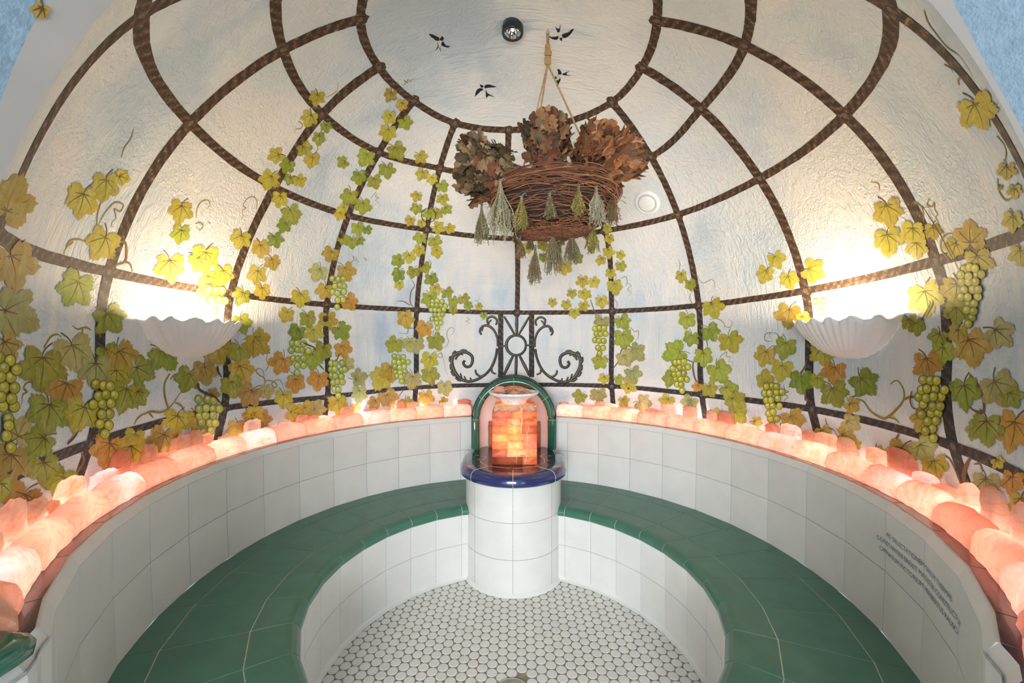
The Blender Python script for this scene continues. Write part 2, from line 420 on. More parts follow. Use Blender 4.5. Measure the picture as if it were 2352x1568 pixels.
# leaves: x, y, radius in photograph pixels, direction of the tip, colour
LC={'g':(.36,.38,.040),'d':(.25,.32,.028),'y':(.52,.44,.050),'o':(.50,.35,.050),'O':(.58,.29,.045),'b':(.44,.30,.075),'p':(.44,.41,.15),'l':(.58,.53,.09)}
LV='''20 465 72 -70 o|187 458 47 105 y|241 425 42 95 y|278 407 20 20 y|235 556 46 120 y|172 660 52 115 g|25 605 66 80 b|25 720 66 20 p|12 795 40 60 b|250 730 42 60 g
94 838 60 95 g|167 808 54 80 p|245 812 30 70 d|278 818 46 60 o|265 862 42 90 y|322 850 36 30 g|285 905 46 110 g|318 905 26 60 g|217 848 48 95 p|146 893 50 110 O|108 945 56 100 g|187 948 50 110 y|45 992 40 -60 p|22 1060 56 95 b|92 1015 44 130 g|100 1075 46 80 g|140 1108 48 105 g|50 1150 56 110 O|0 1120 32 90 g|248 1030 46 100 O|300 1035 38 80 y
375 815 38 60 d|470 852 32 80 b|432 868 34 110 g|495 800 38 70 o|550 808 30 90 g|553 850 34 70 o|588 790 32 40 o|532 885 28 80 g|573 905 32 120 b|372 1010 46 110 b|405 965 34 100 y|488 905 17 0 b|570 970 30 20 O|600 962 26 0 b|545 985 26 100 o|308 1005 28 100 y|450 965 30 90 y
728 223 20 100 y|712 270 21 110 y|748 290 14 80 g|732 316 17 90 g|698 341 19 60 g|634 357 21 160 y|716 366 20 100 y|660 380 20 120 d|665 411 15 110 g|687 414 17 60 y|620 411 25 110 y|642 456 23 100 y|668 489 27 70 g|897 217 18 110 o|923 240 16 100 o|894 268 19 110 y|930 281 18 70 g|891 303 21 100 y|910 345 24 60 g|840 360 22 120 g|788 373 15 150 g|824 405 19 90 d|888 389 21 80 g|859 415 18 70 g|802 450 24 110 g|834 472 22 90 g|787 478 13 120 y|966 360 17 60 y|969 399 17 110 y|992 411 14 90 l|1015 427 16 60 g|1017 456 15 80 y|957 450 14 120 l|957 478 16 100 g|1025 479 14 40 g|996 488 14 90 y
653 517 20 110 d|551 548 25 110 y|597 569 24 90 o|631 550 21 70 d|625 601 20 80 o|590 629 25 100 l|601 667 21 90 y|555 678 23 110 g|470 590 36 100 l|513 629 26 80 y|480 662 36 90 l|459 600 32 60 l|780 492 15 110 y|822 524 18 80 g|843 527 12 60 d|787 548 14 100 g|808 555 17 90 g|827 552 11 60 d|759 583 21 110 o|731 624 23 120 p|794 622 26 70 o|745 667 23 110 o|801 692 24 60 O|689 682 24 90 y|657 722 21 110 y|706 731 23 80 g|752 734 25 90 o|682 762 24 110 d|720 764 24 90 y|782 759 24 50 g|555 741 26 70 g|590 780 28 50 o|787 801 24 70 O|741 805 26 100 g|717 822 27 90 g|646 832 30 120 O|678 878 26 90 O|731 871 26 100 O|797 836 20 -30 p|822 868 22 -20 p|825 903 22 90 p|611 899 18 0 p|650 913 24 90 y|675 948 26 20 y|703 941 24 60 y|727 938 22 0 p|776 927 26 80 y|583 955 26 20 y|815 938 13 0 O|860 924 18 110 b|892 913 26 60 b|934 924 16 60 y|875 868 28 120 y|906 790 23 120 g|931 731 23 80 o|941 790 20 90 p
982 491 14 90 g|1006 490 14 40 g|942 506 14 120 y|968 512 11 90 y|1006 522 17 20 y|1033 525 14 40 y|965 546 16 110 g|998 554 17 80 g|963 574 15 100 y|1003 578 16 80 y|914 598 16 150 d|939 590 16 90 y|915 629 18 110 d|949 624 16 100 g|976 613 15 70 g|917 654 13 90 y|990 640 18 80 d|1000 664 15 70 y|987 686 21 90 g|1027 672 15 60 g|1041 692 15 70 g|1065 686 14 60 g|1075 702 12 80 g|1100 704 10 60 y|1111 724 10 90 g|1041 711 12 90 g|1014 705 15 60 g|974 753 22 110 O|1000 782 24 60 g|955 790 22 90 p|987 826 22 100 y|989 861 24 80 g|946 871 24 100 p|898 851 28 90 o|1022 890 20 80 p|978 912 22 80 o|1019 922 12 40 y|1213 568 14 90 y|1247 562 14 80 g|1247 590 12 80 d|1297 613 19 100 y|1325 594 15 -30 g|1338 645 16 90 y|1314 673 13 90 y|1269 694 12 90 y|1301 699 14 90 y|1340 675 13 80 y|1341 702 14 70 y|1319 718 14 90 y
1395 524 13 90 y|1400 548 12 90 y|1398 578 15 80 y|1425 585 12 80 y|1426 610 15 70 y|1381 597 14 110 y|1403 627 14 90 y|1412 657 20 80 y|1365 648 15 60 y|1347 675 14 100 y|1382 692 17 80 y|1382 738 19 100 p|1430 738 21 60 g|1432 776 25 80 g|1458 808 25 40 p|1435 822 21 60 p|1379 829 22 120 g|1454 857 23 70 p|1388 869 14 100 y|1421 871 13 60 g|1444 885 21 30 y|1332 910 17 120 g|1375 906 21 80 p|1433 920 14 60 y|1475 924 21 20 p|1532 920 19 120 y|1565 634 16 90 y|1586 653 15 80 g|1637 706 26 70 y|1579 734 24 100 g|1633 762 24 60 d|1677 782 28 70 y|1588 776 21 100 g|1553 811 32 160 g|1616 818 25 90 g|1651 853 30 60 g|1542 868 22 110 g|1630 892 22 60 y|1674 895 26 40 g|1602 888 13 120 O|1584 924 24 120 p|1689 920 26 40 g|1693 952 24 50 g|1644 952 17 60 y|1737 969 15 20 y
1783 595 23 60 y|1758 628 23 110 y|1812 641 23 80 y|1866 622 32 20 y|1812 720 32 100 o|1845 732 20 80 y|1804 796 30 100 g|1758 815 28 110 o|1796 848 28 100 y|1758 873 24 -90 y|1841 873 32 90 d|1891 807 34 80 y|1916 852 30 100 O|1878 873 19 90 g|1986 877 36 45 d|1916 902 36 70 g|1957 931 20 40 o|1820 964 32 70 o|1891 993 22 70 y|1941 1001 25 20 o|1965 1022 15 50 y|1953 972 26 30 p|2017 1041 22 60 o|2069 1039 36 110 o|2119 1030 34 60 p|2148 1068 34 80 y
2040 483 38 75 y|2040 550 36 80 y|2098 533 32 90 y|2107 566 28 90 l|2144 529 22 80 y|2127 682 48 80 l|2090 740 24 70 y|2107 748 24 80 g|2231 545 42 -90 o|2194 566 26 110 y|2248 599 40 80 y|2198 665 38 100 y|2198 715 32 90 g|2330 504 28 90 y|2347 583 28 90 y|2156 773 24 110 g|2165 807 30 100 g|2202 765 26 90 y|2231 794 50 75 o|2297 765 42 40 p|2131 835 38 80 O|2218 898 46 80 g|2293 889 48 60 p|2326 910 30 60 g|2123 964 30 120 o|2268 980 46 90 g|2330 985 56 100 O|2243 985 26 110 p|2265 1112 42 95 p|2327 1104 32 95 O|2348 1155 36 90 y|2294 1061 17 60 y|2247 252 54 70 y|2315 389 24 90 y|2333 437 18 90 y|2300 430 7 80 g|90 22 24 118 o|415 482 30 100 y|415 536 26 100 g|389 610 38 90 l|480 640 20 60 y'''
def leaf_r(a):                             # outline over the angle from the tip, degrees
    a=abs(((a+180)%360)-180)
    K=[(0,1.06),(18,.92),(36,.70),(50,.86),(66,1.0),(84,.88),(99,.70),(114,.86),(132,.93),(150,.82),(168,.56),(180,.26)]
    for (a0,r0),(a1,r1) in zip(K,K[1:]):
        if a<=a1: 
            t=(a-a0)/(a1-a0); t=t*t*(3-2*t); return lerp(r0,r1,t)
    return .3
def pxleaf(x,y,r,dr,c,i):
    base=LC[c]; v=.86+.28*hsh(i,3); base=tuple(min(1,b*v*(1+.14*(hsh(i,k)-.5))) for k,b in enumerate(base))
    edge=tuple(e*.78 for e in base) if c in 'gd' else lerp_c(base,(.40,.20,.03),.30)
    off=.0011+.00013*(i%11); r*=1.03 if r<40 else .96
    sx=.92+.16*hsh(i,5); ca,sa=math.cos(R_(dr)),math.sin(R_(dr))
    n=64
    def P(rr,a):
        u=rr*math.cos(R_(a)); v2=rr*math.sin(R_(a))*sx
        return onpx(x+u*ca-v2*sa,y+u*sa+v2*ca)
    # origin of the blade sits near the stalk
    cen=onpx(x,y); nn=inward(cen)
    C=bm.verts.new(cen+nn*off); r1=[];r2=[];
    for k in range(n):
        a=k*360/n; q=leaf_r(a*(1+.0)+14*(hsh(i,int(a/60))-.5))*r*(1+.10*(hsh(k,i)-.5)+(.035 if k%2 else -.035)+.16*(hsh(i,int(a/45),4)-.5))
        p=P(q,a); r2.append(bm.verts.new(p+inward(p)*off))
        p=P(q*.62,a); r1.append(bm.verts.new(p+inward(p)*off))
    for k in range(n):
        k2=(k+1)%n
        f=bm.faces.new((C,r1[k],r1[k2])); setc(f,base,2)
        f=bm.faces.new((r1[k],r2[k],r2[k2],r1[k2])); setc(f,base,2)
        for l in f.loops:
            if l.vert in (r2[k],r2[k2]): l[cl]=(*edge,1)
    vein=(.15,.075,.03) if c in 'bOo' or hsh(i,8)>.6 else (.16,.13,.025)
    wd=.0026 if r<34 else .0034
    hub=(-.30*r)
    for a,ln in ((0,.80),(58,.78),(-58,.78),(118,.52),(-118,.52)):
        pts=[]
        for k in range(5):
            t=k/4; u=hub+(math.cos(R_(a))*ln*r-hub)*t; v2=math.sin(R_(a))*ln*r*t*sx
            v2+=math.sin(t*PI)*.05*r*(1 if a>0 else -1)
            pts.append(onpx(x+u*ca-v2*sa,y+u*sa+v2*ca))
        rod(pts,wd,off+.00045,3,vein,taper=lambda t:1-.75*t)
    # stalk
    s=1 if hsh(i,2)>.5 else -1; pts=[]
    for k in range(6):
        t=k/5; u=hub-(.62*r)*t; v2=s*.38*r*t*t
        pts.append(onpx(x+u*ca-v2*sa,y+u*sa+v2*ca))
    rod(pts,wd*1.25,.0010,3,(.17,.10,.03))
def lerp_c(a,b,t): return tuple(lerp(x,y,t) for x,y in zip(a,b))
leaves=[s.split() for s in LV.replace('\n','|').split('|') if s.strip()]
for i,(x,y,r,dr,c) in enumerate(leaves): pxleaf(float(x),float(y),float(r),float(dr),c,i)

# grapes: cluster x, y, half width, height, grape radius
GR=[(12,925,26,200,15,1),(236,940,34,112,13,1),(475,963,32,88,10.5,0),(495,690,28,50,10,2),(685,822,24,66,8.5,0),(776,672,22,62,8,0),(773,871,23,72,8.2,0),(918,848,20,58,7,0),(1005,722,20,62,6.5,0),(1379,783,20,58,7.5,1),(1563,864,24,64,8,1),(1774,932,25,92,9,1),(1885,706,22,24,9,2),(2232,680,30,130,11,1),(2140,940,35,130,12,1)]
def pxdisc(x,y,r,off,c,n=14):
    V=[bm.verts.new(p+inward(p)*off) for p in [onpx(x+r*math.cos(k*2*PI/n),y+r*1.06*math.sin(k*2*PI/n)) for k in range(n)]]
    setc(bm.faces.new(V),c,3)
for gi,(x,y,hw,hh,gr,ty) in enumerate(GR):
    gr*=.84
    rows=max(2,int(hh/(gr*1.55))); k=0
    for rw in range(rows):
        t=rw/max(1,rows-1); wid=hw*(1-.75*t**1.6)*(.75 if rw==0 else 1); m=max(1,int(round(wid*2/(gr*1.75))))
        for q in range(m):
            px_=x+(q-(m-1)/2)*gr*1.75+(hsh(gi,rw,q)-.5)*gr*.7+(gr*.4 if rw%2 else -gr*.2)
            py_=y-hh/2+t*hh+(hsh(q,rw,gi)-.5)*gr*.6
            p=onpx(px_,py_); dist=(p-Vector((0,0,EYE))).length; rr=gr*p.y/F
            p2=onpx(px_-gr*.2,py_-gr*.25)
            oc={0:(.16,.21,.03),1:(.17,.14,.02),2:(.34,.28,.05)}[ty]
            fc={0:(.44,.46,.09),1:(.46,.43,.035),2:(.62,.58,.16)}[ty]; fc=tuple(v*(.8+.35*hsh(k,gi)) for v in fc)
            o=.0031+.0003*(k%5)
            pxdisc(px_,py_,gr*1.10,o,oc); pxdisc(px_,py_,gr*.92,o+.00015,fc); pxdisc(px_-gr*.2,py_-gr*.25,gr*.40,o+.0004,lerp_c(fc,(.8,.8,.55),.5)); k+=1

# tendrils and stalks: colour, width in millimetres, then pixels
TD=[('t',4,[(278,362),(285,340),(300,318),(306,296)]),('t',4,[(222,520),(224,490),(232,462),(226,448)]),('t',4,[(224,520),(240,490),(262,466),(282,470),(276,486),(262,480),(266,500),(256,512),(258,522)]),
('t',5,[(200,558),(182,550),(162,552),(152,566),(160,562),(168,556),(150,572),(146,584)]),('s',8,[(262,560),(286,556),(290,585),(285,602),(268,608),(258,618)]),('s',6,[(285,602),(298,606),(304,624)]),
('t',5,[(208,758),(196,752),(178,756),(166,748)]),('t',5,[(190,756),(186,770),(178,780)]),('t',5,[(100,800),(108,785),(118,772),(132,768),(140,774)]),
('t',4,[(76,876),(60,880),(54,892),(62,900),(52,906),(50,920),(48,930)]),('t',8,[(390,858),(378,880),(378,910),(386,940),(382,950)]),('t',8,[(330,952),(345,945),(372,946),(396,928),(418,895)]),('t',7,[(330,950),(316,960),(308,975)]),('t',7,[(340,946),(352,960)]),('t',6,[(390,872),(402,860),(408,870)]),('t',7,[(402,924),(416,932),(424,946)]),
('k',9,[(452,880),(456,894),(472,904),(490,910),(502,922),(512,930)]),('k',8,[(498,840),(500,854),(508,866)]),('s',11,[(166,1100),(180,1080),(192,1058),(186,1040)]),('k',9,[(150,1020),(166,1004),(176,990)]),
('t',4,[(610,852),(616,840),(612,824),(616,806)]),('t',5,[(596,896),(608,882),(606,868),(596,862),(588,852),(594,846),(604,852),(606,868)]),('t',5,[(606,876),(622,874),(636,884),(630,890),(624,880),(640,872),(650,886),(654,908)]),
('t',3.5,[(588,480),(590,462),(580,452),(566,458),(558,472),(564,478),(556,484),(558,496),(554,504)]),('t',3.5,[(450,500),(452,480),(462,464),(476,460),(482,470),(476,478)]),('t',3.5,[(448,514),(460,512),(466,520),(458,528),(450,520)]),
('t',3,[(748,224),(764,216),(774,206),(778,190)]),('t',3,[(926,196),(932,190),(928,184),(936,190),(936,182),(944,188),(944,182),(952,182)]),('t',3,[(864,440),(856,450),(850,456)]),('t',3,[(866,444),(862,452),(870,454),(862,460),(868,464),(862,470)]),
('t',3.5,[(684,278),(694,286),(690,296),(680,296),(676,306)]),('t',3.5,[(724,320),(730,340),(726,350),(734,360),(730,372)]),('t',3,[(798,606),(812,598),(810,588),(802,582)]),('t',3,[(810,590),(820,594),(816,598),(824,600),(818,606),(826,612)]),
('s',6,[(950,706),(942,694),(944,670),(952,656),(946,644)]),('s',5,[(942,702),(926,692),(910,692)]),('s',4,[(982,626),(990,606),(984,596)]),('t',3.5,[(1020,800),(1030,786),(1026,768),(1032,754),(1042,754),(1042,762),(1036,770)]),('t',3.5,[(990,818),(1006,806),(1016,814),(1012,822),(1006,816),(1012,812),(1018,824),(1022,844),(1028,862)]),('t',3,[(1072,728),(1078,734),(1070,738),(1078,742),(1072,746)]),
('t',3,[(1090,688),(1096,692),(1104,678)]),('s',4,[(958,756),(940,754),(934,766),(914,764)]),('k',7,[(694,786),(706,792),(720,798),(724,806)]),('k',6,[(733,838),(744,850)]),('k',5,[(778,812),(774,824),(764,834)]),
('t',3.5,[(1425,640),(1438,636),(1440,652),(1432,660)]),('t',3,[(1440,650),(1450,656),(1442,664),(1450,672),(1444,680)]),('s',6,[(1356,688),(1366,716),(1376,738),(1394,750)]),('t',3.5,[(1410,686),(1418,698),(1412,714)]),('t',4,[(1438,752),(1450,754),(1458,762),(1466,760),(1466,776),(1460,784)]),('s',7,[(1405,850),(1420,830),(1430,800),(1448,796),(1454,806)]),
('t',3,[(1560,620),(1562,606),(1558,596)]),('t',3,[(1600,630),(1614,650),(1634,642),(1642,650),(1640,664)]),('t',3.5,[(1592,700),(1584,684),(1590,668)]),('t',3.5,[(1630,734),(1648,732),(1664,744),(1662,758)]),('t',3,[(1662,748),(1676,752),(1682,740),(1672,734)]),('s',9,[(1608,886),(1596,868),(1592,836),(1604,816)]),('s',6,[(1592,832),(1576,826),(1566,830)]),('s',5,[(1626,796),(1622,778),(1618,768)]),('t',3,[(1650,834),(1656,818),(1670,808),(1668,818),(1678,820),(1674,830),(1684,832),(1682,842)]),
('s',10,[(1850,920),(1848,896),(1830,870),(1816,858)]),('s',8,[(1830,868),(1846,848),(1854,826)]),('t',4,[(1810,804),(1804,790),(1796,782)]),('t',3.5,[(1800,770),(1790,776),(1784,766),(1768,764)]),('t',3.5,[(1774,784),(1758,782),(1758,768),(1770,764),(1766,772),(1772,776)]),('t',4,[(1800,884),(1804,896),(1812,900),(1800,904),(1810,912),(1802,920),(1810,926)]),
('t',8,[(1966,916),(1984,922),(2000,944),(2022,958),(2036,960),(2056,944),(2076,918),(2074,890),(2060,874),(2046,882)]),('t',8,[(2076,918),(2090,912),(2104,912)]),('t',7,[(2040,958),(2056,962),(2066,972)]),('k',5,[(2098,898),(2094,920),(2100,936),(2112,940)]),('s',7,[(2066,996),(2058,1012),(2064,1024)]),('s',5,[(1896,960),(1902,980),(1916,988),(1922,1000)]),('s',6,[(1952,912),(1966,908),(1972,890)]),
('s',10,[(2228,860),(2246,884),(2258,914),(2260,944),(2240,944),(2222,928)]),('s',7,[(2244,946),(2256,968),(2264,1002)]),('s',13,[(2216,1126),(2214,1098),(2220,1070),(2232,1048)]),('s',9,[(2212,1124),(2196,1080),(2180,1052),(2164,1046)]),('s',6,[(2258,1084),(2252,1066),(2238,1066)]),('s',6,[(2252,1060),(2270,1062)]),('k',6,[(2120,736),(2140,700),(2138,690)]),
('k',5,[(2122,470),(2160,530),(2186,580),(2210,620)]),('t',5,[(2176,592),(2162,572),(2164,548),(2182,536),(2200,544)]),('t',4,[(2136,456),(2130,470),(2142,474),(2146,466),(2148,482),(2154,492),(2150,500),(2158,510)]),('t',4,[(2088,476),(2104,466),(2118,478),(2122,500),(2120,512)]),('t',3.5,[(2020,438),(2018,422),(2000,418)]),
('t',5,[(2124,24),(2132,50),(2150,76),(2176,108),(2206,130),(2236,176)]),('t',4,[(2084,46),(2100,56),(2116,70)]),('t',5,[(2080,60),(2086,44),(2096,44)]),('t',5,[(2170,148),(2184,156),(2190,166)]),('t',5,[(2204,196),(2202,184),(2210,178)]),('t',5,[(2290,312),(2306,330),(2312,350),(2310,372)]),('t',6,[(2292,410),(2296,440),(2312,460),(2328,452)]),
('t',4,[(404,470),(420,466),(436,470),(440,480)]),('s',9,[(388,1040),(404,1030),(412,1044)]),('s',7,[(436,1000),(424,1014),(404,1020)]),('t',4,[(842,600),(836,590)]),('s',5,[(800,1000),(790,960)]),('s',5,[(914,912),(926,896),(930,884)]),('s',4,[(1258,615),(1262,622),(1254,626),(1250,618),(1262,612),(1276,618)])]
TC={'t':(.32,.22,.05),'s':(.20,.11,.045),'k':(.10,.055,.025)}
for ti,(k,wd,P) in enumerate(TD):
    rod([onpx(x,y) for x,y in spline(P,6)],wd/1000*1.05,.0045 if k=='k' else .0010,3,TC[k],taper=lambda t:.55+.6*math.sin(PI*min(1,t*1.1+.08)))

# painted wrought iron ornament over the niche
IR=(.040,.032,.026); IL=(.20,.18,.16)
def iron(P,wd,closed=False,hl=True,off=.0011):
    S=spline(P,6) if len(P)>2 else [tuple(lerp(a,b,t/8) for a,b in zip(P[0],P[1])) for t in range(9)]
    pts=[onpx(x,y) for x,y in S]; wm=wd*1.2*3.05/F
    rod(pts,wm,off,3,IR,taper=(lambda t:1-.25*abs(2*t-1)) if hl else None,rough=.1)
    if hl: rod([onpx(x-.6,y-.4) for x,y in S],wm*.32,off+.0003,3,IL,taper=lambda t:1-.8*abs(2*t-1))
for x in (1150,1221):
    pts=[onpx(x,lerp(722,866,t/14)) for t in range(15)]; rod(pts,12*3.07/F,.0009,1,rough=.1)
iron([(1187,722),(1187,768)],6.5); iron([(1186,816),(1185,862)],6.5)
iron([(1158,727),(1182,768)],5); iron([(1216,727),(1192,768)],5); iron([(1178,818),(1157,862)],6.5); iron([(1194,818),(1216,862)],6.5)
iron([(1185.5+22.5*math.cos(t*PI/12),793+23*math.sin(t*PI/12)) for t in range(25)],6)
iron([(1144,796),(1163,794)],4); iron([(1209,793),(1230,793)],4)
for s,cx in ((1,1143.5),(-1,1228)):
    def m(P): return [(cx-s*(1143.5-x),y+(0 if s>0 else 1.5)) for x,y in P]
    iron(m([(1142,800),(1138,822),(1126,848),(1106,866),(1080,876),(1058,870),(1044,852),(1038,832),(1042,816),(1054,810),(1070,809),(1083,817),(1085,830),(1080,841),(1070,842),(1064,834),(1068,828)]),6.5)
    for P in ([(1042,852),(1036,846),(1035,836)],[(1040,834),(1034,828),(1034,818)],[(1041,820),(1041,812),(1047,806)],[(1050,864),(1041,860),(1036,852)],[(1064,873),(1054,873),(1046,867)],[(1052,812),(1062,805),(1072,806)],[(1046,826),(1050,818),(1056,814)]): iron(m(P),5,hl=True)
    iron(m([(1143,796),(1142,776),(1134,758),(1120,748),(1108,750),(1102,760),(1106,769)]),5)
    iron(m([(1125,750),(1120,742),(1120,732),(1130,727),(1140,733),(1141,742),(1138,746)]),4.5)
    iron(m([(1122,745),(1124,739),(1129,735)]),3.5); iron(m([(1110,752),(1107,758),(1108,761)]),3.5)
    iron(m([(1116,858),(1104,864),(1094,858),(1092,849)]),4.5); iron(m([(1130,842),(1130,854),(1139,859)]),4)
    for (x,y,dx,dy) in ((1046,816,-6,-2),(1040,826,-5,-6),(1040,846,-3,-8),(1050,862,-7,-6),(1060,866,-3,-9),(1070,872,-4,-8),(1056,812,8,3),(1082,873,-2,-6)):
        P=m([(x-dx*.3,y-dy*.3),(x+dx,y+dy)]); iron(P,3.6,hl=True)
# ring-shaped shadow painted on as a thin dark stroke, left of the basket
rod([onpx(984+16.5*math.cos(t*PI/16),494+16.5*math.sin(t*PI/16)) for t in range(33)],.0042,.0046,3,(.05,.04,.03))
# four swallows
BK=(.018,.020,.032); WH=(.62,.60,.56)
def shape(poly,col,off):
    pts=[onpx(960+x/5.345,y/5.345) for x,y in poly]; vs=[bm.verts.new(p+inward(p)*off) for p in pts]
    try:
        f=bm.faces.new(vs); setc(f,col,3)
    except ValueError: pass
B=[[((130,415),(170,420),(215,440),(262,465),(258,508),(232,500),(205,490),(190,470),(165,458),(150,440)),BK],[((262,485),(275,465),(298,440),(316,465),(312,490),(295,500),(270,498)),BK],[((246,500),(275,494),(300,502),(292,530),(280,560),(262,580),(248,560)),WH],[((288,520),(310,508),(325,535),(345,560),(395,567),(372,584),(345,580),(318,572),(285,555)),BK],[((246,560),(252,585),(205,632),(232,590)),BK],[((262,570),(274,590),(285,655),(266,600)),BK],[((240,520),(250,520),(252,575),(243,570)),BK],
[((700,1190),(705,1140),(725,1098),(760,1080),(800,1088),(795,1110),(765,1120),(750,1140),(725,1160)),BK],[((762,1035),(785,1042),(805,1055),(800,1075),(775,1078),(764,1058)),BK],[((812,1060),(830,1042),(870,1034),(905,1046),(970,1064),(930,1072),(885,1074),(850,1078),(820,1086)),BK],[((775,1080),(820,1078),(832,1110),(840,1140),(820,1130),(790,1105)),WH],[((832,1092),(842,1120),(850,1140),(880,1160),(950,1196),(870,1172),(835,1204),(832,1160)),BK],
[((1600,440),(1640,455),(1680,452),(1725,440),(1725,470),(1700,490),(1665,485),(1630,470)),BK],[((1725,400),(1760,415),(1775,440),(1760,470),(1735,470),(1722,440)),WH],[((1735,465),(1775,460),(1765,505),(1750,495)),BK],[((1765,425),(1800,410),(1850,395),(1885,360),(1920,350),(1890,400),(1855,440),(1820,462),(1780,465)),BK],[((1680,322),(1715,350),(1735,350),(1752,290),(1748,350),(1738,395),(1712,400),(1705,370)),BK],
[((1708,850),(1735,848),(1752,870),(1768,905),(1750,915),(1720,915),(1720,880)),BK],[((1652,962),(1668,945),(1700,938),(1705,965),(1680,968)),BK],[((1705,930),(1750,925),(1745,960),(1725,975),(1705,965)),WH],[((1695,985),(1720,985),(1752,950),(1750,985),(1728,1030),(1706,1072),(1712,1020)),BK],[((1770,905),(1800,895),(1868,866),(1822,900),(1835,920),(1890,932),(1830,928),(1780,920)),BK]]
for i,(poly,c) in enumerate(B): shape(poly,c,.0010+.00012*(i%4))
bmesh.ops.recalc_face_normals  # normals are set by winding below
dome=link('ceiling',bm,[PLASTER,RIBP,LEAFP,LINEP]); tag(dome,kind='structure')

# doorway vault, painted blue, with its two jambs above the ledge
bm=bmesh.new()
prof=[]
for s in (-1,1):
    pass
pr=[(VX-VR,-.53)]+[(VX-VR,lerp(-.5,VH,k/12)) for k in range(12)]+[(VX-VR*math.cos(k*PI/40),VH+VR*math.sin(k*PI/40)) for k in range(41)]+[(VX+VR,lerp(VH,-.5,k/12)) for k in range(1,13)]+[(VX+VR,-.53)]
A=[];Bv=[]
for x,h in pr:
    r=hR(min(h,1.2)); k=r*r-(x-X0)**2; y=Y0-math.sqrt(max(k,0))
    if h<-.0: y=min(y,.70)
    A.append(bm.verts.new((x,y+.004,EYE+h))); Bv.append([bm.verts.new((x,q,EYE+h)) for q in (min(.647,y-.004),.2,-.9)])
for i in range(len(pr)-1):
    f=bm.faces.new((A[i],A[i+1],Bv[i+1][0],Bv[i][0])); f.smooth=True; f.material_index=1
    for q in (0,1):
        f=bm.faces.new((Bv[i][q],Bv[i+1][q],Bv[i+1][q+1],Bv[i][q+1])); f.smooth=True
tag(link('wall_front',bm,[BLUEWALL,simple('vault_plaster',(.44,.415,.385),.8,var=.06,scale=6,bump=.12)]),kind='structure')

# ------------------------------------------------------------------ tile work
def ringpt(ta,tb,t,r,z):
    return loc_of(ta,r,z).lerp(loc_of(tb,r,z),t)
def sub(prof,a,b):                         # part of a poly-line profile between lengths a and b
    L=[0]
    for p,q in zip(prof,prof[1:]): L.append(L[-1]+math.hypot(q[0]-p[0],q[1]-p[1]))
    def at(s):
        for i in range(len(prof)-1):
            if s<=L[i+1]+1e-9:
                t=(s-L[i])/(L[i+1]-L[i]); return (lerp(prof[i][0],prof[i+1][0],t),lerp(prof[i][1],prof[i+1][1],t))
        return prof[-1]
    return [at(a)]+[p for p,l in zip(prof,L) if a+1e-6<l<b-1e-6]+[at(b)],L[-1]
def tiles(bm,thetas,bands,gap=.003,rise=.0018,side=1,mt=0,mg=1,smooth=False):
    """tiles over grout; bands are (r,z) profiles; side=+1: tile face to the left of the profile direction"""
    for bi,prof in enumerate(bands):
        _,LL=sub(prof,0,1e9) if False else (None,sum(math.hypot(q[0]-p[0],q[1]-p[1]) for p,q in zip(prof,prof[1:])))
        tp,_=sub(prof,gap/2,LL-gap/2)
        def off(pr,d):
            out=[]
            for i,(r,z) in enumerate(pr):
                a=pr[max(i-1,0)]; b=pr[min(i+1,len(pr)-1)]; dr,dz=b[0]-a[0],b[1]-a[1]; l=math.hypot(dr,dz) or 1
                out.append((r-dz/l*d*side,z+dr/l*d*side))
            return out
        up=off(tp,rise)
        for ta,tb in zip(thetas,thetas[1:]):
            ch=(loc_of(ta,min(p[0] for p in prof),0)-loc_of(tb,min(p[0] for p in prof),0)).length; e=gap/2/ch
            V=[[bm.verts.new(ringpt(ta,tb,t,r,z)) for t in (e,1-e)] for r,z in up]
            W=[[bm.verts.new(ringpt(ta,tb,t,r,z)) for t in (e*.8,1-e*.8)] for r,z in tp]
            for i in range(len(up)-1):
                f=bm.faces.new((V[i][0],V[i][1],V[i+1][1],V[i+1][0])); f.material_index=mt; f.smooth=smooth
                for s in (0,1):
                    f=bm.faces.new((V[i][s],V[i+1][s],W[i+1][s],W[i][s])); f.material_index=mt
            for i in (0,-1):
                f=bm.faces.new((V[i][0],V[i][1],W[i][1],W[i][0])); f.material_index=mt
            G=[[bm.verts.new(ringpt(ta,tb,t,r,z)) for t in (0,1)] for r,z in prof]
            for i in range(len(prof)-1):
                f=bm.faces.new((G[i][0],G[i][1],G[i+1][1],G[i+1][0])); f.material_index=mg
END=137.6
seatT=[11.13*k for k in range(1,13)]+[END]
backT=[12.6]+[17.0+9.6*k for k in range(13)]+[END]
LIP=[(.815,.4230),(.797,.4205),(.783,.413),(.7745,.402),(.772,.392),(.7745,.383),(.781,.3765),(.789,.375)]
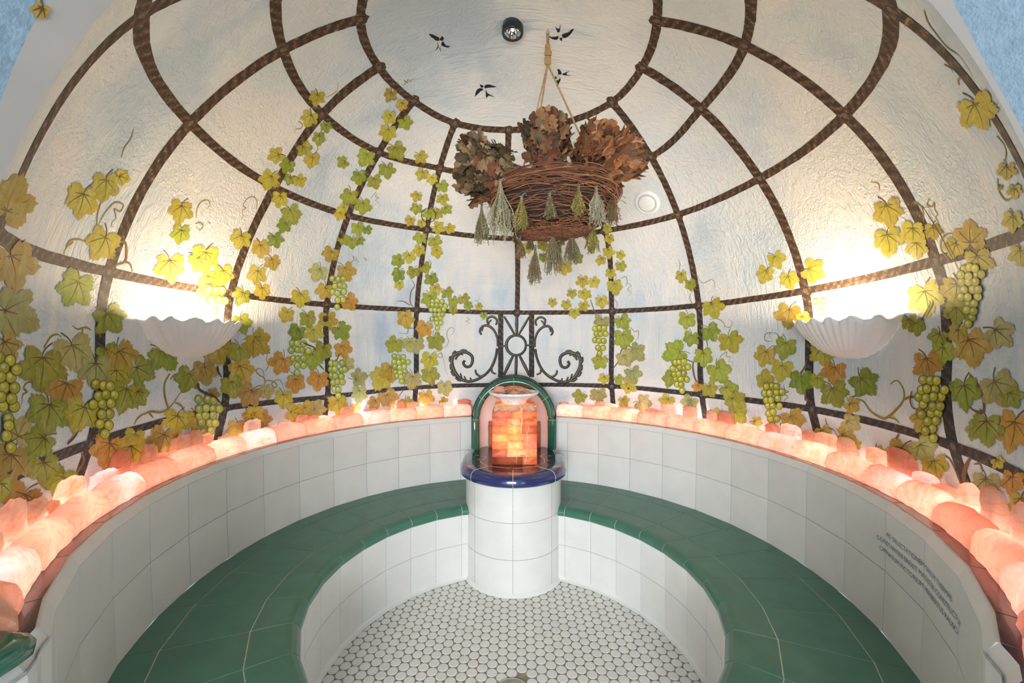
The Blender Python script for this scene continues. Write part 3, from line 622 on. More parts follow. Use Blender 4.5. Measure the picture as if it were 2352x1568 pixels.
for s,side in ((-1,'left'),(1,'right')):
    th=[s*t for t in seatT]; tb=[s*t for t in backT]
    if s<0: th=th[::-1]; tb=tb[::-1]
    e=empty('tiled_bench',loc_of(s*80,1.0,0))
    tag(e,f'curved built-in bench with green seat and white tiled back {side} of the blue-topped pedestal','bench','curved tiled benches either side of the pedestal')
    def put(name,bm,mats,smooth=False,label=None,parent=None):
        o=link(name,bm,mats,smooth=smooth); par=parent or e; o.parent=par
        m=Matrix.Translation(e.location) ; o.matrix_parent_inverse=m.inverted()
        if label: o['label']=label
        return o
    bm=bmesh.new(); tiles(bm,th,[[(.789,.205),(.789,0.0)],[(.789,.375),(.789,.205)]],gap=.0026,side=-1)
    # cove at the floor
    for a,b in zip(th,th[1:]):
        pr_=[(.789,.022),(.783,.010),(.772,.002)]
        V=[[bm.verts.new(ringpt(a,b,t,r,z)) for t in (0,1)] for r,z in pr_]
        for i in range(2): bm.faces.new((V[i][0],V[i][1],V[i+1][1],V[i+1][0]))
    put('bench_front',bm,[TILE,GROUT])
    bm=bmesh.new(); tiles(bm,th,[[(1.262,.422),(1.167,.422)],[(1.167,.422),(.922,.422)],[(.922,.422)]+LIP],gap=.0036,rise=.0015,side=-1,smooth=False)
    for f in bm.faces:
        if f.material_index==0 and abs(f.normal.z)<.97: pass
    put('seat',bm,[GREEN,GROUT_CREAM])
    bm=bmesh.new(); tiles(bm,tb,[[(1.268,.625),(1.260,.422)],[(1.270,.822),(1.268,.625)]],gap=.0036,side=-1)
    for a,b in zip(tb,tb[1:]):              # bevelled plaster edge above the top row
        pr_=[(1.2675,.822),(1.277,.842),(1.281,.851),(1.287,.8525)]
        V=[[bm.verts.new(ringpt(a,b,t,r,z)) for t in (0,1)] for r,z in pr_]
        for i in range(3): bm.faces.new((V[i][0],V[i][1],V[i+1][1],V[i+1][0]))
    bk=put('bench_back',bm,[TILE,GROUT])
    bm=bmesh.new(); tiles(bm,tb,[[(1.44,.8522),(1.285,.8522)]],gap=.003,rise=.0012,side=-1)
    put('ledge',bm,[PLUM,GROUT_CREAM])
    if s>0:                                  # engraved lines on two tiles of the right back rest
        for txt,t0_,t1_,z0,hh in (('AD DELECTATIONEM CIVIUM THERMAS',103.7,121.2,.752,.021),('CONSTANTINI EREXIT MAGISTER CONSTRUCTOR',101.6,124.0,.722,.021),('ORNATUM PICTORIUM HERIBERTUS RAUSCH',102.2,123.2,.692,.021)):
            cu=bpy.data.curves.new('lettering','FONT'); cu.body=txt; cu.size=1; to=bpy.data.objects.new('lettering',cu); COL.objects.link(to)
            bpy.context.view_layer.update()
            me=bpy.data.meshes.new_from_object(to.evaluated_get(bpy.context.evaluated_depsgraph_get())); bpy.data.objects.remove(to)
            xs=[v.co.x for v in me.vertices]; x0_,x1_=min(xs),max(xs)
            b2=bmesh.new(); b2.from_mesh(me)
            bounds=backT
            for v in b2.verts:
                t=lerp(t0_,t1_,(v.co.x-x0_)/(x1_-x0_)); z=z0+v.co.y*hh-.008
                for a,b in zip(bounds,bounds[1:]):
                    if a<=t<=b: break
                v.co=ringpt(a,b,(t-a)/(b-a),1.2662,z)
            put('lettering',b2,LETTER if 'LETTER' in globals() else simple('engraved_grey',(.20,.21,.26),.7),parent=bk).matrix_parent_inverse=Matrix.Identity(4)

# floor: penny tiles in brown grout
bm=bmesh.new()
NP=72
vs=[bm.verts.new(loc_of(k*360/NP,.80,-.0008)) for k in range(NP)]; f=bm.faces.new(vs); f.material_index=1
quad(bm,(-.81,1.2,-.0009),(.81,1.2,-.0009),(.81,-.9,-.0009),(-.81,-.9,-.0009),1)
P=.0481
DR=Vector((.02,1.655,0)); 
for i in range(-22,23):
    for j in range(-24,60):
        x=i*P*math.cos(PI/6); y=(j+(.5 if i%2 else 0))*P
        c=room(x+.0,-y,0)
        dd=math.hypot(c.x-X0,c.y-Y0)
        if dd>.815 and not (abs(c.x)<.80 and -.6<c.y<1.1): continue
        if math.hypot(c.x-DR.x,c.y-DR.y)<.088: continue
        r=.0226*(1+.02*(hsh(i,j)-.5)); n=14; jz=.0012
        top=[bm.verts.new(c+Vector((r*.93*math.cos(k*2*PI/n),r*.93*math.sin(k*2*PI/n),jz))) for k in range(n)]
        bot=[bm.verts.new(c+Vector((r*math.cos(k*2*PI/n),r*math.sin(k*2*PI/n),-.0008))) for k in range(n)]
        bm.faces.new(top)
        for k in range(n): bm.faces.new((top[k],bot[k],bot[(k+1)%n],top[(k+1)%n])).smooth=True
tag(link('floor',bm,[TILE_FLOOR,GROUT_BROWN]),kind='structure')
e=empty('floor_drain',DR); tag(e,'round steel floor drain set in the white penny tiles','drain')
bm=bmesh.new(); lathe(bm,[(.074,-.0005),(.073,.0035),(.066,.004),(.062,.0015),(.050,.0012),(.050,-.004),(.0,-.004)],40); link('rim',bm,STEEL,e,True)
bm=bmesh.new(); lathe(bm,[(.046,-.0035),(.046,.0008),(.030,.0015),(0,.0018)],32); o=link('cover',bm,BLACK,e,True); o['label']='dark cover'

# white tiled jamb walls under the ledge ends by the doorway
for s,side in ((-1,'left'),(1,'right')):
    bm=bmesh.new(); q0=loc_of(s*END,1.2665,0)
    path=[(q0.x,q0.y)]+([(-.838,.757),(-.818,.733),(-.803,.705),(-.800,.66)] if s<0 else [(.842,.742),(.832,.722),(.820,.700),(.790,.672),(.765,.652)])
    path+=[(path[-1][0],path[-1][1]-.21*k) for k in range(1,6)]
    rim=[]
    for k,(px2,py2) in enumerate(path):
        a_=path[max(k-1,0)]; b_=path[min(k+1,len(path)-1)]; dx,dy=b_[0]-a_[0],b_[1]-a_[1]; l_=math.hypot(dx,dy)
        rim.append((px2-s*abs(dy)/l_*-.0195,py2+(dx/l_*s*.0195)))
    q1=loc_of(s*END,1.286,0); rim[0]=(q1.x,q1.y)
    bm.faces.new([bm.verts.new(loc_of(s*END,r_,z_)) for r_,z_ in ((1.2655,.822),(1.277,.842),(1.281,.851),(1.287,.8525),(1.290,.822))])
    for k in range(len(path)-1):
        (xa,ya),(xb,yb)=path[k],path[k+1]; (ra,rya),(rb,ryb)=rim[k],rim[k+1]
        o=.0012 if abs(ya-yb)>.15 else 0
        for z0,z1 in ((0,.205),(.205,.41),(.41,.625),(.625,.822)):
            quad(bm,(xa-s*.0015,ya-o,z0+.0013),(xb-s*.0015,yb+o,z0+.0013),(xb-s*.0015,yb+o,z1-.0013),(xa-s*.0015,ya-o,z1-.0013),0)
        quad(bm,(xa,ya,0),(xb,yb,0),(xb,yb,.83),(xa,ya,.83),1)
        quad(bm,(xa-s*.0015,ya,.821),(xb-s*.0015,yb,.821),(rb,ryb,.8525),(ra,rya,.8525),0)
        quad(bm,(ra,rya,.852),(rb,ryb,.852),(xb+s*.4,yb,.852),(xa+s*.4,ya,.852),2)
    # the bench ends close against the jamb
    quad(bm,(q0.x,q0.y,0),(q0.x,q0.y,.375),loc_of(s*END,.789,.375),loc_of(s*END,.789,0),0)
    quad(bm,(q0.x,q0.y,.375),(q0.x,q0.y,.4215),loc_of(s*END,.789,.4215),loc_of(s*END,.789,.375),0)
    tag(link('wall_'+side,bm,[TILE,GROUT,PLUM]),kind='structure')

# ------------------------------------------------------------------ pedestal with blue cap
PYC=.853
PT=room(0,PYC,0)
e=empty('pedestal',PT,-T0); tag(e,'white tiled round-fronted pedestal with cobalt blue top between the two benches','pedestal')
def U(r,back,n=24):                        # outline of a round front with straight sides, local (x,y); y+ runs back
    return [(-r,back)]+[(-r*math.cos(a),-r*math.sin(a)) for a in [k*PI/n for k in range(n+1)]]+[(r,back)]
bm=bmesh.new(); RP=.285
cuts=[0,49,90]
def pedtile(a0,a1,z0,z1,g=.0014):
    n=8; e0=math.degrees(g/RP)
    V=[];G=[]
    for k in range(n+1):
        a=R_(lerp(a0+e0,a1-e0,k/n)); V.append([bm.verts.new(((RP+.0015)*math.sin(a),-(RP+.0015)*math.cos(a),z)) for z in (z0+g,z1-g)])
        a=R_(lerp(a0,a1,k/n)); G.append([bm.verts.new((RP*math.sin(a),-RP*math.cos(a),z)) for z in (z0,z1)])
    for A_,m in ((V,0),(G,1)):
        for p,q in zip(A_,A_[1:]):
            f=bm.faces.new((p[0],q[0],q[1],p[1])); f.material_index=m; f.smooth=True
for z0,z1 in ((.0,.199),(.199,.398),(.398,.60)):
    for a0,a1 in ((0,49),(49,90),(-49,0),(-90,-49)): pedtile(a0,a1,z0,z1)
    for s in (-1,1):
        for y0,y1 in ((0,.18),(.18,.40)):
            quad(bm,(s*(RP+.0015),y0+.001,z0+.0013),(s*(RP+.0015),y1-.001,z0+.0013),(s*(RP+.0015),y1-.001,z1-.0013),(s*(RP+.0015),y0+.001,z1-.0013),0)
            quad(bm,(s*RP,y0,z0),(s*RP,y1,z0),(s*RP,y1,z1),(s*RP,y0,z1),1)
n=24
for k in range(n):
    a0,a1=-PI/2+k*PI/n,-PI/2+(k+1)*PI/n
    quad(bm,((RP+.002)*math.sin(a0),-(RP+.002)*math.cos(a0),.020),((RP+.002)*math.sin(a1),-(RP+.002)*math.cos(a1),.020),((RP+.016)*math.sin(a1),-(RP+.016)*math.cos(a1),.001),((RP+.016)*math.sin(a0),-(RP+.016)*math.cos(a0),.001),0)
link('column',bm,[TILE,GROUT],e)
bm=bmesh.new(); CR=.322; zt=.660
capprof=[(-.040,.596),(-.012,.596),(-.002,.604),(.0,.620),(-.004,.640),(-.014,.653),(-.030,.660),(-.075,.6605)]
rows=[]
for dr,z in capprof: rows.append([bm.verts.new((x,y,z)) for x,y in U(CR+dr,.145,36)])
for A_,B_ in zip(rows,rows[1:]):
    for k in range(len(A_)-1):
        f=bm.faces.new((A_[k],A_[k+1],B_[k+1],B_[k])); f.smooth=True
f=bm.faces.new(rows[-1]); f.material_index=1
# the narrower floor of the niche
box(bm,(0,.33,.63),(.52,.46,.060),1)
for a in (0,47,-47):                        # cream joints over the bullnose
    pts=[]
    for dr,z in capprof[1:]+[(-.125,.6607)]:
        pts.append(((CR+dr+.0008)*math.sin(R_(a)),-(CR+dr+.0008)*math.cos(R_(a)),z+.0006))
    tube(bm,pts,.0014,5,2)
for s in (-1,1):
    tube(bm,[(s*.20,.0,.6605),(s*.315,.0,.6550)],.0014,5,2); tube(bm,[(s*.22,.10,.6605),(s*.31,.10,.6560)],.0014,5,2)
link('cap',bm,[BLUE,BLUEDARK,GROUT_CREAM],e)
bm=bmesh.new()                               # dried salt line round the lamp
oc=[(-.185,.10),(-.175,.04),(-.20,-.04),(-.155,-.13),(-.03,-.165),(.03,-.168),(.12,-.14),(.185,-.06),(.19,.03),(.17,.09),(.20,.14)]
for a,b in zip(oc,oc[1:]):
    a,b=Vector((*a,.6612)),Vector((*b,.6612)); m=int((b-a).length/.006)+1
    d=(b-a).normalized(); sd=Vector((-d.y,d.x,0)); pr_=None
    for k in range(m+1):
        c=a.lerp(b,k/m); wv=.0022+.0065*hsh(k,a.x*30,b.y*9)**2; cur=(bm.verts.new(c-sd*wv*.4),bm.verts.new(c+sd*wv))
        if pr_: bm.faces.new((pr_[0],pr_[1],cur[1],cur[0]))
        pr_=cur
for k in range(46):
    a=hsh(k,1)*2*PI; r=.19+.09*hsh(k,2); x,y=r*math.cos(a),-.02+r*.62*math.sin(a)
    if y>.14: continue
    ll=.002+.006*hsh(k,3); quad(bm,(x-ll,y-.0015,.6611),(x+ll,y-.001,.6611),(x+ll*.8,y+.002,.6611),(x-ll*.7,y+.0015,.6611))
o=link('salt_stain',bm,CRUST,e); o['kind']='stuff'; o['label']='pale orange dried salt line'

# niche arch behind the pedestal
NX,NY=0,1.13
e=empty('niche_arch',room(0,NY,.66),-T0); tag(e,'arched pink niche edged with green glazed tube above the blue pedestal top','niche')
ZS=.197                                     # springing over the cap
def archpath(r,n=28): return [(-r,0)]+[(-r*math.cos(k*PI/n),ZS+r*math.sin(k*PI/n)) for k in range(n+1)]+[(r,0)]
bm=bmesh.new()
pts=[]
for x,z in archpath(.2545): pts.append((x,-.006,z))
tube(bm,pts,.0275,14); 
for f in bm.faces: f.smooth=True
link('green_trim',bm,GREEN_TRIM,e)['label']='green glazed tube edging'
for a in (0,56,-56,90,-90):
    sx,sz=math.sin(R_(a)),math.cos(R_(a)); c=Vector((.2545*sx,-.006,ZS+.2545*sz))
    M=Matrix.Rotation(R_(a),4,'Y'); ring=[]
    for k in range(17):
        t=k*2*PI/16; ring.append(c+M@Vector((0,math.cos(t)*.0281,math.sin(t)*.0281)))
    bm=bmesh.new(); tube(bm,ring,.0011,4,cap=False); link('joint',bm,GROUT_CREAM,e)
bm=bmesh.new(); pin=archpath(.231); pout=archpath(.284)
for q,(pr_,ya,yb,mi) in enumerate(((pout,-.012,.30,1),)):
    V=[[bm.verts.new((x,y,z)) for y in (ya,yb)] for x,z in pr_]
    for a,b in zip(V,V[1:]):
        f=bm.faces.new((a[0],b[0],b[1],a[1])); f.material_index=mi; f.smooth=True
rows=[[bm.verts.new((x*k,y,z*k)) for x,z in pin] for k,y in ((1,-.006),(.97,.018),(.91,.040),(.82,.055),(.68,.064),(.4,.069),(.001,.070))]
for A_,B_ in zip(rows,rows[1:]):
    for k in range(len(A_)-1):
        f=bm.faces.new((A_[k],A_[k+1],B_[k+1],B_[k])); f.material_index=0; f.smooth=True
link('shell',bm,[PINK,IRONPAINT],e)
e=bpy.data.objects.new
def polyface(): pass
# the painted dark rim on the dome round the niche belongs to the trellis and sits on the niche shell
# slab of salt standing in the niche
def rough_box(bm,c,s,seed,jit=.12,div=3,M=None,col=None,rnd_=.18):
    """rock-like block: subdivided cuboid, corners rounded, faces knocked about"""
    start=len(bm.verts); idx={}
    n=div
    def vert(i,j,k):
        if (i,j,k) in idx: return idx[i,j,k]
        u=Vector((i/n*2-1,j/n*2-1,k/n*2-1)); l=max(abs(u.x),abs(u.y),abs(u.z)); sph=u.normalized()*l*1.25
        p=u.lerp(sph,rnd_)
        j3=Vector((hsh(i,j,k,seed)-.5,hsh(j,k,i,seed+3)-.5,hsh(k,i,j,seed+5)-.5))*jit*2
        p=p+j3; p=Vector((p.x*s[0]/2,p.y*s[1]/2,p.z*s[2]/2)); p=M@p if M else p
        idx[i,j,k]=bm.verts.new(Vector(c)+p); return idx[i,j,k]
    fs=[]
    for a in range(n):
        for b in range(n):
            for fx in (0,n):
                for mk in (lambda i,j:(fx,i,j),lambda i,j:(i,fx,j),lambda i,j:(i,j,fx)):
                    fs.append(bm.faces.new([vert(*mk(a,b)),vert(*mk(a+1,b)),vert(*mk(a+1,b+1)),vert(*mk(a,b+1))]))
    for f in fs: f.smooth=True
    return fs
def salt_obj(name,bm,cols,parent=None,mat=None,loc=None,rz=0):
    bmesh.ops.recalc_face_normals(bm,faces=bm.faces[:])
    me=bpy.data.meshes.new(name); bm.to_mesh(me); bm.free(); me.materials.append(mat or SALT)
    if isinstance(cols[0],(int,float)): cols=[cols]*len(me.polygons)
    paint_attr(me,'salt',cols); o=bpy.data.objects.new(name,me); COL.objects.link(o)
    if parent: o.parent=parent
    if loc is not None: o.location=loc; o.rotation_euler=(0,0,rz)
    return o
bm=bmesh.new(); rough_box(bm,(0,0,.087),(.352,.028,.174),3,.02,4,rnd_=.05)
o=salt_obj('salt_slab',bm,(.85,.40,.26),loc=room(.005,1.160,.661),rz=-T0); tag(o,'dark orange salt slab standing in the niche behind the glowing salt lamp','salt slab')

# salt lamp: hollow tower of salt bricks
LY=.853
e=empty('salt_brick_lamp',room(.008,LY,.661),-T0); tag(e,'glowing square lamp built of orange salt bricks on the blue pedestal top','lamp')
bm=bmesh.new(); cols=[]; bh=.0445
PAL=dict(r=(.60,.26,.18),p=(.90,.56,.50),o=(1,.58,.34),y=(1.0,.90,.50),Y=(1,1,.78),m=(.72,.42,.40),d=(.42,.15,.11),w=(1,.78,.62))
FRONT=[[(0,.68,'d'),(.68,1,'o')],[(0,.33,'m'),(.33,.80,'Y'),(.80,1,'y')],[(0,.34,'o'),(.34,.68,'Y'),(.68,1,'p')],[(0,.34,'y'),(.34,.63,'o'),(.63,1,'p')],[(0,.35,'o'),(.35,.66,'y'),(.66,1,'r')],[(0,.35,'p'),(.35,.64,'Y'),(.64,1,'o')],[(0,.45,'p'),(.45,.66,'y'),(.66,1,'o')]]
W,D,TH=.262,.205,.036
def brick(x0,x1,y0,y1,z0,z1,key,seed):
    g=.0008
    fs=rough_box(bm,((x0+x1)/2,(y0+y1)/2,(z0+z1)/2),(x1-x0-g,y1-y0-g,z1-z0-g),seed,.022,2,rnd_=.03)
    cols.extend([PAL[key]]*len(fs))
sd=0
for rw,row in enumerate(FRONT):
    z0=rw*bh+.001; z1=z0+bh
    for a,b,k in row:
        brick(-W/2+a*W,-W/2+b*W,-D/2,-D/2+TH,z0,z1,k,sd); sd+=1
        brick(-W/2+a*W,-W/2+b*W,D/2-TH,D/2,z0,z1,'o',sd); sd+=1
    for s in (-1,1):
        xa,xb=(-W/2,-W/2+TH) if s<0 else (W/2-TH,W/2)
        brick(xa,xb,-D/2+TH,0,z0,z1,'o' if rw%2 else 'p',sd); brick(xa,xb,0,D/2-TH,z0,z1,'p' if rw%2 else 'o',sd+1); sd+=2
zt=7*bh+.001
brick(-W/2+.012,0.035,-D/2+.012,D/2-.012,zt,zt+.028,'y',sd); brick(.035,W/2-.008,-D/2+.012,D/2-.012,zt,zt+.026,'o',sd+1)
salt_obj('brick_body',bm,cols,e,SALTLAMP)
lamp('lamp_bulb','POINT',(0,0,.15),SALT_LAMP_W,(1,.66,.28),.03,parent=e)
bm=bmesh.new()                               # white runs of dried salt
def run(P,wd,seed):
    pr_=None; S=spline(P,8); m=len(S)
    for k,(x,z) in enumerate(S):
        w0=wd*(.5+1.0*hsh(k,seed)); y=-D/2-.0016-.0012*hsh(k,seed,2); q=(bm.verts.new((x-w0,y+.0022,z)),bm.verts.new((x,y-.002,z)),bm.verts.new((x+w0,y+.0022,z)))
        if pr_:
            bm.faces.new((pr_[0],pr_[1],q[1],q[0])); bm.faces.new((pr_[1],pr_[2],q[2],q[1]))
        pr_=q
def lx(px): return (px-1183)*2.457/F
def lz(py): return (1068-py)*2.457/F+.002
for i,(wd,P) in enumerate(((.0038,[(1200,936),(1199,950),(1200,968),(1199,980),(1199,996)]),(.0022,[(1199,976),(1210,977),(1216,982),(1212,994),(1213,1010),(1213,1030),(1212,1046)]),(.0024,[(1213,1030),(1211,1048),(1207,1066)]),(.0014,[(1199,996),(1193,1010),(1197,1024),(1190,1040),(1187,1066)]),(.0018,[(1206,1054),(1208,1067)]),(.0012,[(1130,941),(1160,939),(1178,941)]),(.0016,[(1206,937),(1232,940)]),(.0010,[(1199,996),(1212,995)]),(.0007,[(1130,1050),(1164,1050),(1164,1032)]),(.0008,[(1131,959),(1150,959),(1176,959)]),(.0008,[(1212,959),(1234,958)]),(.0008,[(1212,978),(1236,978)]),(.0008,[(1168,962),(1167,975)]))):
    run([(lx(x),lz(y)) for x,y in P],wd,i*7+1)
for k in range(60):
    x=W*(hsh(k,5)-.5); z=zt+.001+.028*hsh(k,9); rr=.003+.005*hsh(k,11)
    rough_box(bm,(x*.93,-D/2+.008+.004*hsh(k,2),z),(rr*2,rr,rr*1.2),k,.2,1)
link('salt_runs',bm,CRUST,e)['label']='white dried salt runs'
# bowl and its lumps
zb=.661+zt+.028
e=empty('salt_bowl',room(0.002,LY,zb),-T0); tag(e,'white salt-crusted bowl resting on the glowing brick lamp','bowl')
bm=bmesh.new(); lathe(bm,[(0,.004),(.062,.0),(.074,.006),(.084,.030),(.118,.050),(.146,.062),(.152,.068),(.150,.075),(.142,.075),(.112,.060),(.070,.040),(0,.034)],40)
for v in bm.verts: v.co*=1+.018*(hsh(v.co.x*90,v.co.y*80,v.co.z*70)-.5)
link('bowl_body',bm,simple('salt_crusted_bowl',(.86,.80,.78),.8,var=.16,scale=45,bump=.9),e,True)
k=0
for i in range(34):
    a=hsh(i,1)*2*PI; r=.115*math.sqrt(hsh(i,2)); rr=.014+.012*hsh(i,3)
    x,y=r*math.cos(a),r*math.sin(a)*.95; z=.050+.028*(1-r/.12)+.010*hsh(i,4)
    if i==0: x,y,z,rr=-.088,-.02,.084,.032
    bm=bmesh.new(); rough_box(bm,(0,0,0),(rr*2,rr*1.7,rr*1.5),i+40,.13,3,rnd_=.6)
    c=[(1,.72,.60),(.95,.5,.36),(1,.82,.72),(.85,.42,.30)][i%4]
    o=salt_obj('salt_chunk',bm,c,loc=room(.002+x,LY+y,zb+z),rz=i)
    if i==0: tag(o,'largest salt lump, at the left rim of the white bowl on the lamp','salt lump')
    else: tag(o,'small pink salt lump heaped in the white bowl on the lamp','salt lump','salt lumps heaped in the bowl')

# ------------------------------------------------------------------ salt blocks on the ledge
ORD=['first','second','third','fourth','fifth','sixth','seventh','eighth','ninth','tenth','eleventh','twelfth','thirteenth','fourteenth','fifteenth','sixteenth','seventeenth','eighteenth','nineteenth','twentieth','twenty-first','twenty-second','twenty-third','twenty-fourth','twenty-fifth','twenty-sixth','twenty-seventh','twenty-eighth','twenty-ninth','thirtieth']
SC=[(1,.70,.56),(1,.82,.72),(1,.92,.86),(1,.52,.34),(1,.78,.70),(1,.97,.93),(.88,.42,.32),(1,.72,.56)]
SN={0:'salmon',1:'pink',2:'pale pink',3:'deep orange',4:'rosy',5:'whitish pink',6:'reddish',7:'orange-pink'}
LPAT=[4,3,1,5,1,0,6,2,5,2,1,7,1,0,2,7,7,0,4,6]; RPAT=[5,0,1,4,0,7,1,3,5,1,7,2,3,3,4,6,0,7,3,1]
for s,side,pat in ((-1,'left',LPAT),(1,'right',RPAT)):
    t=13.2; i=0
    while t<139:
        dt=8.1+1.0*(hsh(i,s)-.5)
        t1=min(t+dt,139.5); ci=pat[i%20]; bm=bmesh.new(); mid=(t+t1)/2
        c0=loc_of(s*mid,1.345,.8535); a=R_(s*mid)+T0
        nu=8; half=R_((t1-t)/2)-.0010; hgt=.078+.008*(hsh(i,5,s)-.5)
        prof=[(1.312,.001),(1.309,.018),(1.311,.040),(1.322,.061),(1.340,.0745),(1.358,hgt),(1.371,.066),(1.374,.035),(1.372,.001)]
        V=[]
        for u in range(nu+1):
            tt=-half+2*half*u/nu; edge=1-.10*(abs(u/nu*2-1)**6); row=[]
            for q,(r,z) in enumerate(prof):
                j1=(hsh(u,q,i,s)-.5)*.005; j2=(hsh(q,u,s,i)-.5)*.005
                zz=z*edge+(j2 if q not in (0,8) else 0)
                rr=r+j1+(0 if q>5 else .006*(hsh(i,9,s)-.4))+.004*math.sin(u*.9+i*2)*(1 if 1<=q<=5 else 0)
                w_=loc_of(0,rr,0); ang=a+tt*s
                wp=Vector((X0+rr*math.sin(ang),Y0+rr*math.cos(ang),.8535+zz)); row.append(bm.verts.new(wp-c0))
            V.append(row)
        for u in range(nu):
            for q in range(len(prof)-1): bm.faces.new((V[u][q],V[u+1][q],V[u+1][q+1],V[u][q+1])).smooth=True
            bm.faces.new((V[u][0],V[u][-1],V[u+1][-1],V[u+1][0]))
        for u in (0,nu): bm.faces.new(V[u])
        o=salt_obj('salt_block',bm,SC[ci],loc=c0)
        tag(o,f'{SN[ci]} salt block, {ORD[i]} along the ledge {side} of the niche','salt block','salt blocks in the front row on the ledge')
        t=t1; i+=1
    # rubble of salt behind the row
    t=15.0; i=0
    while t<138 and i<30:
        wd=.045+.055*hsh(i,s,3); hgt=.060+.062*hsh(i,s,4)
        if t>80: hgt+=.010
        ci=int(hsh(i,s,6)*8)%8; p=loc_of(s*t,1.3985,.8535+hgt/2)
        bm=bmesh.new(); rough_box(bm,(0,0,0),(wd,.036,hgt),i*3+s,.10,4,rnd_=.35)
        zmin=min(v.co.z for v in bm.verts)
        o=salt_obj('salt_rock',bm,SC[ci],loc=(p.x,p.y,.8535-zmin),rz=-(R_(s*t)+T0))
        tag(o,f'rough {SN[ci]} salt rock, {ORD[i]} of the back row {side} of the niche','salt rock','rough salt rocks behind the front row')
        t+=math.degrees((wd+.006+.075*hsh(i,8,s)**2)/1.40); i+=1
    # light strip in the trough
    bm=bmesh.new(); tube(bm,[loc_of(s*q,1.3773,.861) for q in range(14,139,3)],.0035,6)
    o=link('led_strip',bm,LEDM); tag(o,f'glowing light strip hidden behind the salt blocks {side} of the niche','light strip')
    q=0
    while 18+q*9.3<137:
        th=18+q*9.3+2.5*(hsh(q,s)-.5); pw=LED_W*(.5+1.1*hsh(q,s,2)); L=lamp('strip_lamp','POINT',loc_of(s*th,1.3775,.868),pw,(1,.80,.66) if q%3 else (.86,.84,1),.012); q+=1
        L.parent=o

# green glazed slab at the left end of the ledge
e=empty('ceramic_dish',(-.86,.655,.854)); tag(e,'green glazed ceramic slab at the left end of the dark ledge by the doorway','ceramic slab')
bm=bmesh.new()
outl=[(-.10,.085),(.02,.078),(.045,.072),(.062,.055),(.066,.030),(.062,-.11),(-.10,-.12)]
lv=[(0,.0,1),(.002,.012,1),(-.004,.026,.98),(-.016,.034,.94)]
rowsv=[]
for d,z,k in lv: rowsv.append([bm.verts.new((x+d*(1 if x>-.05 else 0),y+d*(1 if y>0 else 0),z)) for x,y in outl])
for A_,B_ in zip(rowsv,rowsv[1:]):
    for k in range(len(outl)): 
        k2=(k+1)%len(outl); bm.faces.new((A_[k],A_[k2],B_[k2],B_[k])).smooth=True
bm.faces.new(rowsv[-1])
link('slab_body',bm,GREEN_TRIM,e)

# ------------------------------------------------------------------ shell wall lights
def shell(th,side,seed):
    zr=1.452; r=hR(zr-EYE)
    p=loc_of(th,r-.004,zr); e=empty('shell_wall_light',p,-(R_(th)+T0)+PI)
    # local: x along wall, y towards the room (after half turn), z up
    tag(e,f'white ribbed shell wall light glowing upwards on the {side} side of the dome','wall light','shell wall lights')
    bm=bmesh.new(); NA,NS=126,20; W2,DP,HB=.236,.150,.140
    def pt(i,j,inner=0):
        a=PI*i/NA; t=j/NS
        sc_=.5+.5*math.cos(i/NA*2*PI*7.5+.8*math.sin(i*.11))
        rim=1+.030*sc_*t
        fl=.0024*math.cos(i/NA*2*PI*21)*t
        cx_=math.cos(a); sx_=math.sin(a)
        k=t**.74
        x=-(W2*cx_)*k*rim; y=(DP*sx_**.75)*k*rim+fl*sx_; z=-HB*(1-t**1.75)+.016*sc_*t**3+fl*.3+.0022*math.sin(t*52)
        x+=.02*(1-t)*seed
        # follow the curved wall at the two ends
        wallx=r-math.sqrt(max(hR(zr+z-EYE)**2-x*x,0)); y+=wallx*(1-.8*sx_*sx_)-.004
        q=Vector((x,y+.002,z))
        if inner: q+=Vector((x*-.03,-.006*sx_,.004))
        return q
    O=[[bm.verts.new(pt(i,j)) for j in range(NS+1)] for i in range(NA+1)]
    I=[[bm.verts.new(pt(i,j,1)) for j in range(NS+1)] for i in range(NA+1)]
    for i in range(NA):
        for j in range(NS):
            bm.faces.new((O[i][j],O[i+1][j],O[i+1][j+1],O[i][j+1])).smooth=True
            bm.faces.new((I[i][j],I[i][j+1],I[i+1][j+1],I[i+1][j])).smooth=True
        bm.faces.new((O[i][NS],O[i+1][NS],I[i+1][NS],I[i][NS])).smooth=True
    bmesh.ops.recalc_face_normals(bm,faces=bm.faces[:])
    link('shell_bowl',bm,GYPSUM,e)
    bm=bmesh.new(); lathe(bm,[(0,-.03),(.014,-.028),(.015,0),(.020,.014),(.018,.030),(0,.040)],16,(0,.072,-.055)); link('bulb',bm,BULB,e,True)
    lamp('shell_lamp','POINT',(0,.085,-.012),SCONCE_W,(1,.79,.54),.035,parent=e)
shell(-89.6,'left',-1); shell(90.4,'right',1)

# ------------------------------------------------------------------ ceiling fittings
p=Vector((.022,1.722,EYE+1.280)); e=empty('ceiling_spotlight',p); tag(e,'black round surface spotlight at the top of the dome','spotlight')
bm=bmesh.new(); lathe(bm,[(.040,.02),(.043,.0),(.044,-.022),(.042,-.028),(.035,-.028),(.033,-.018),(.028,-.006)],36); link('housing',bm,BLACK,e,True)
bm=bmesh.new(); lathe(bm,[(.0325,-.022),(.026,-.010),(.014,-.001),(.004,.0)],24)
for v in bm.verts: v.co.z+=.002*math.cos(math.atan2(v.co.y,v.co.x)*8)
link('reflector',bm,CHROME,e)
bm=bmesh.new(); lathe(bm,[(0,-.014),(.006,-.012),(.007,-.003),(0,0)],14); link('bulb',bm,SPOTBULB,e,True)
vp=onpx(1487,466); nn=inward(vp); e=bpy.data.objects.new('air_vent',None); COL.objects.link(e); e.location=vp
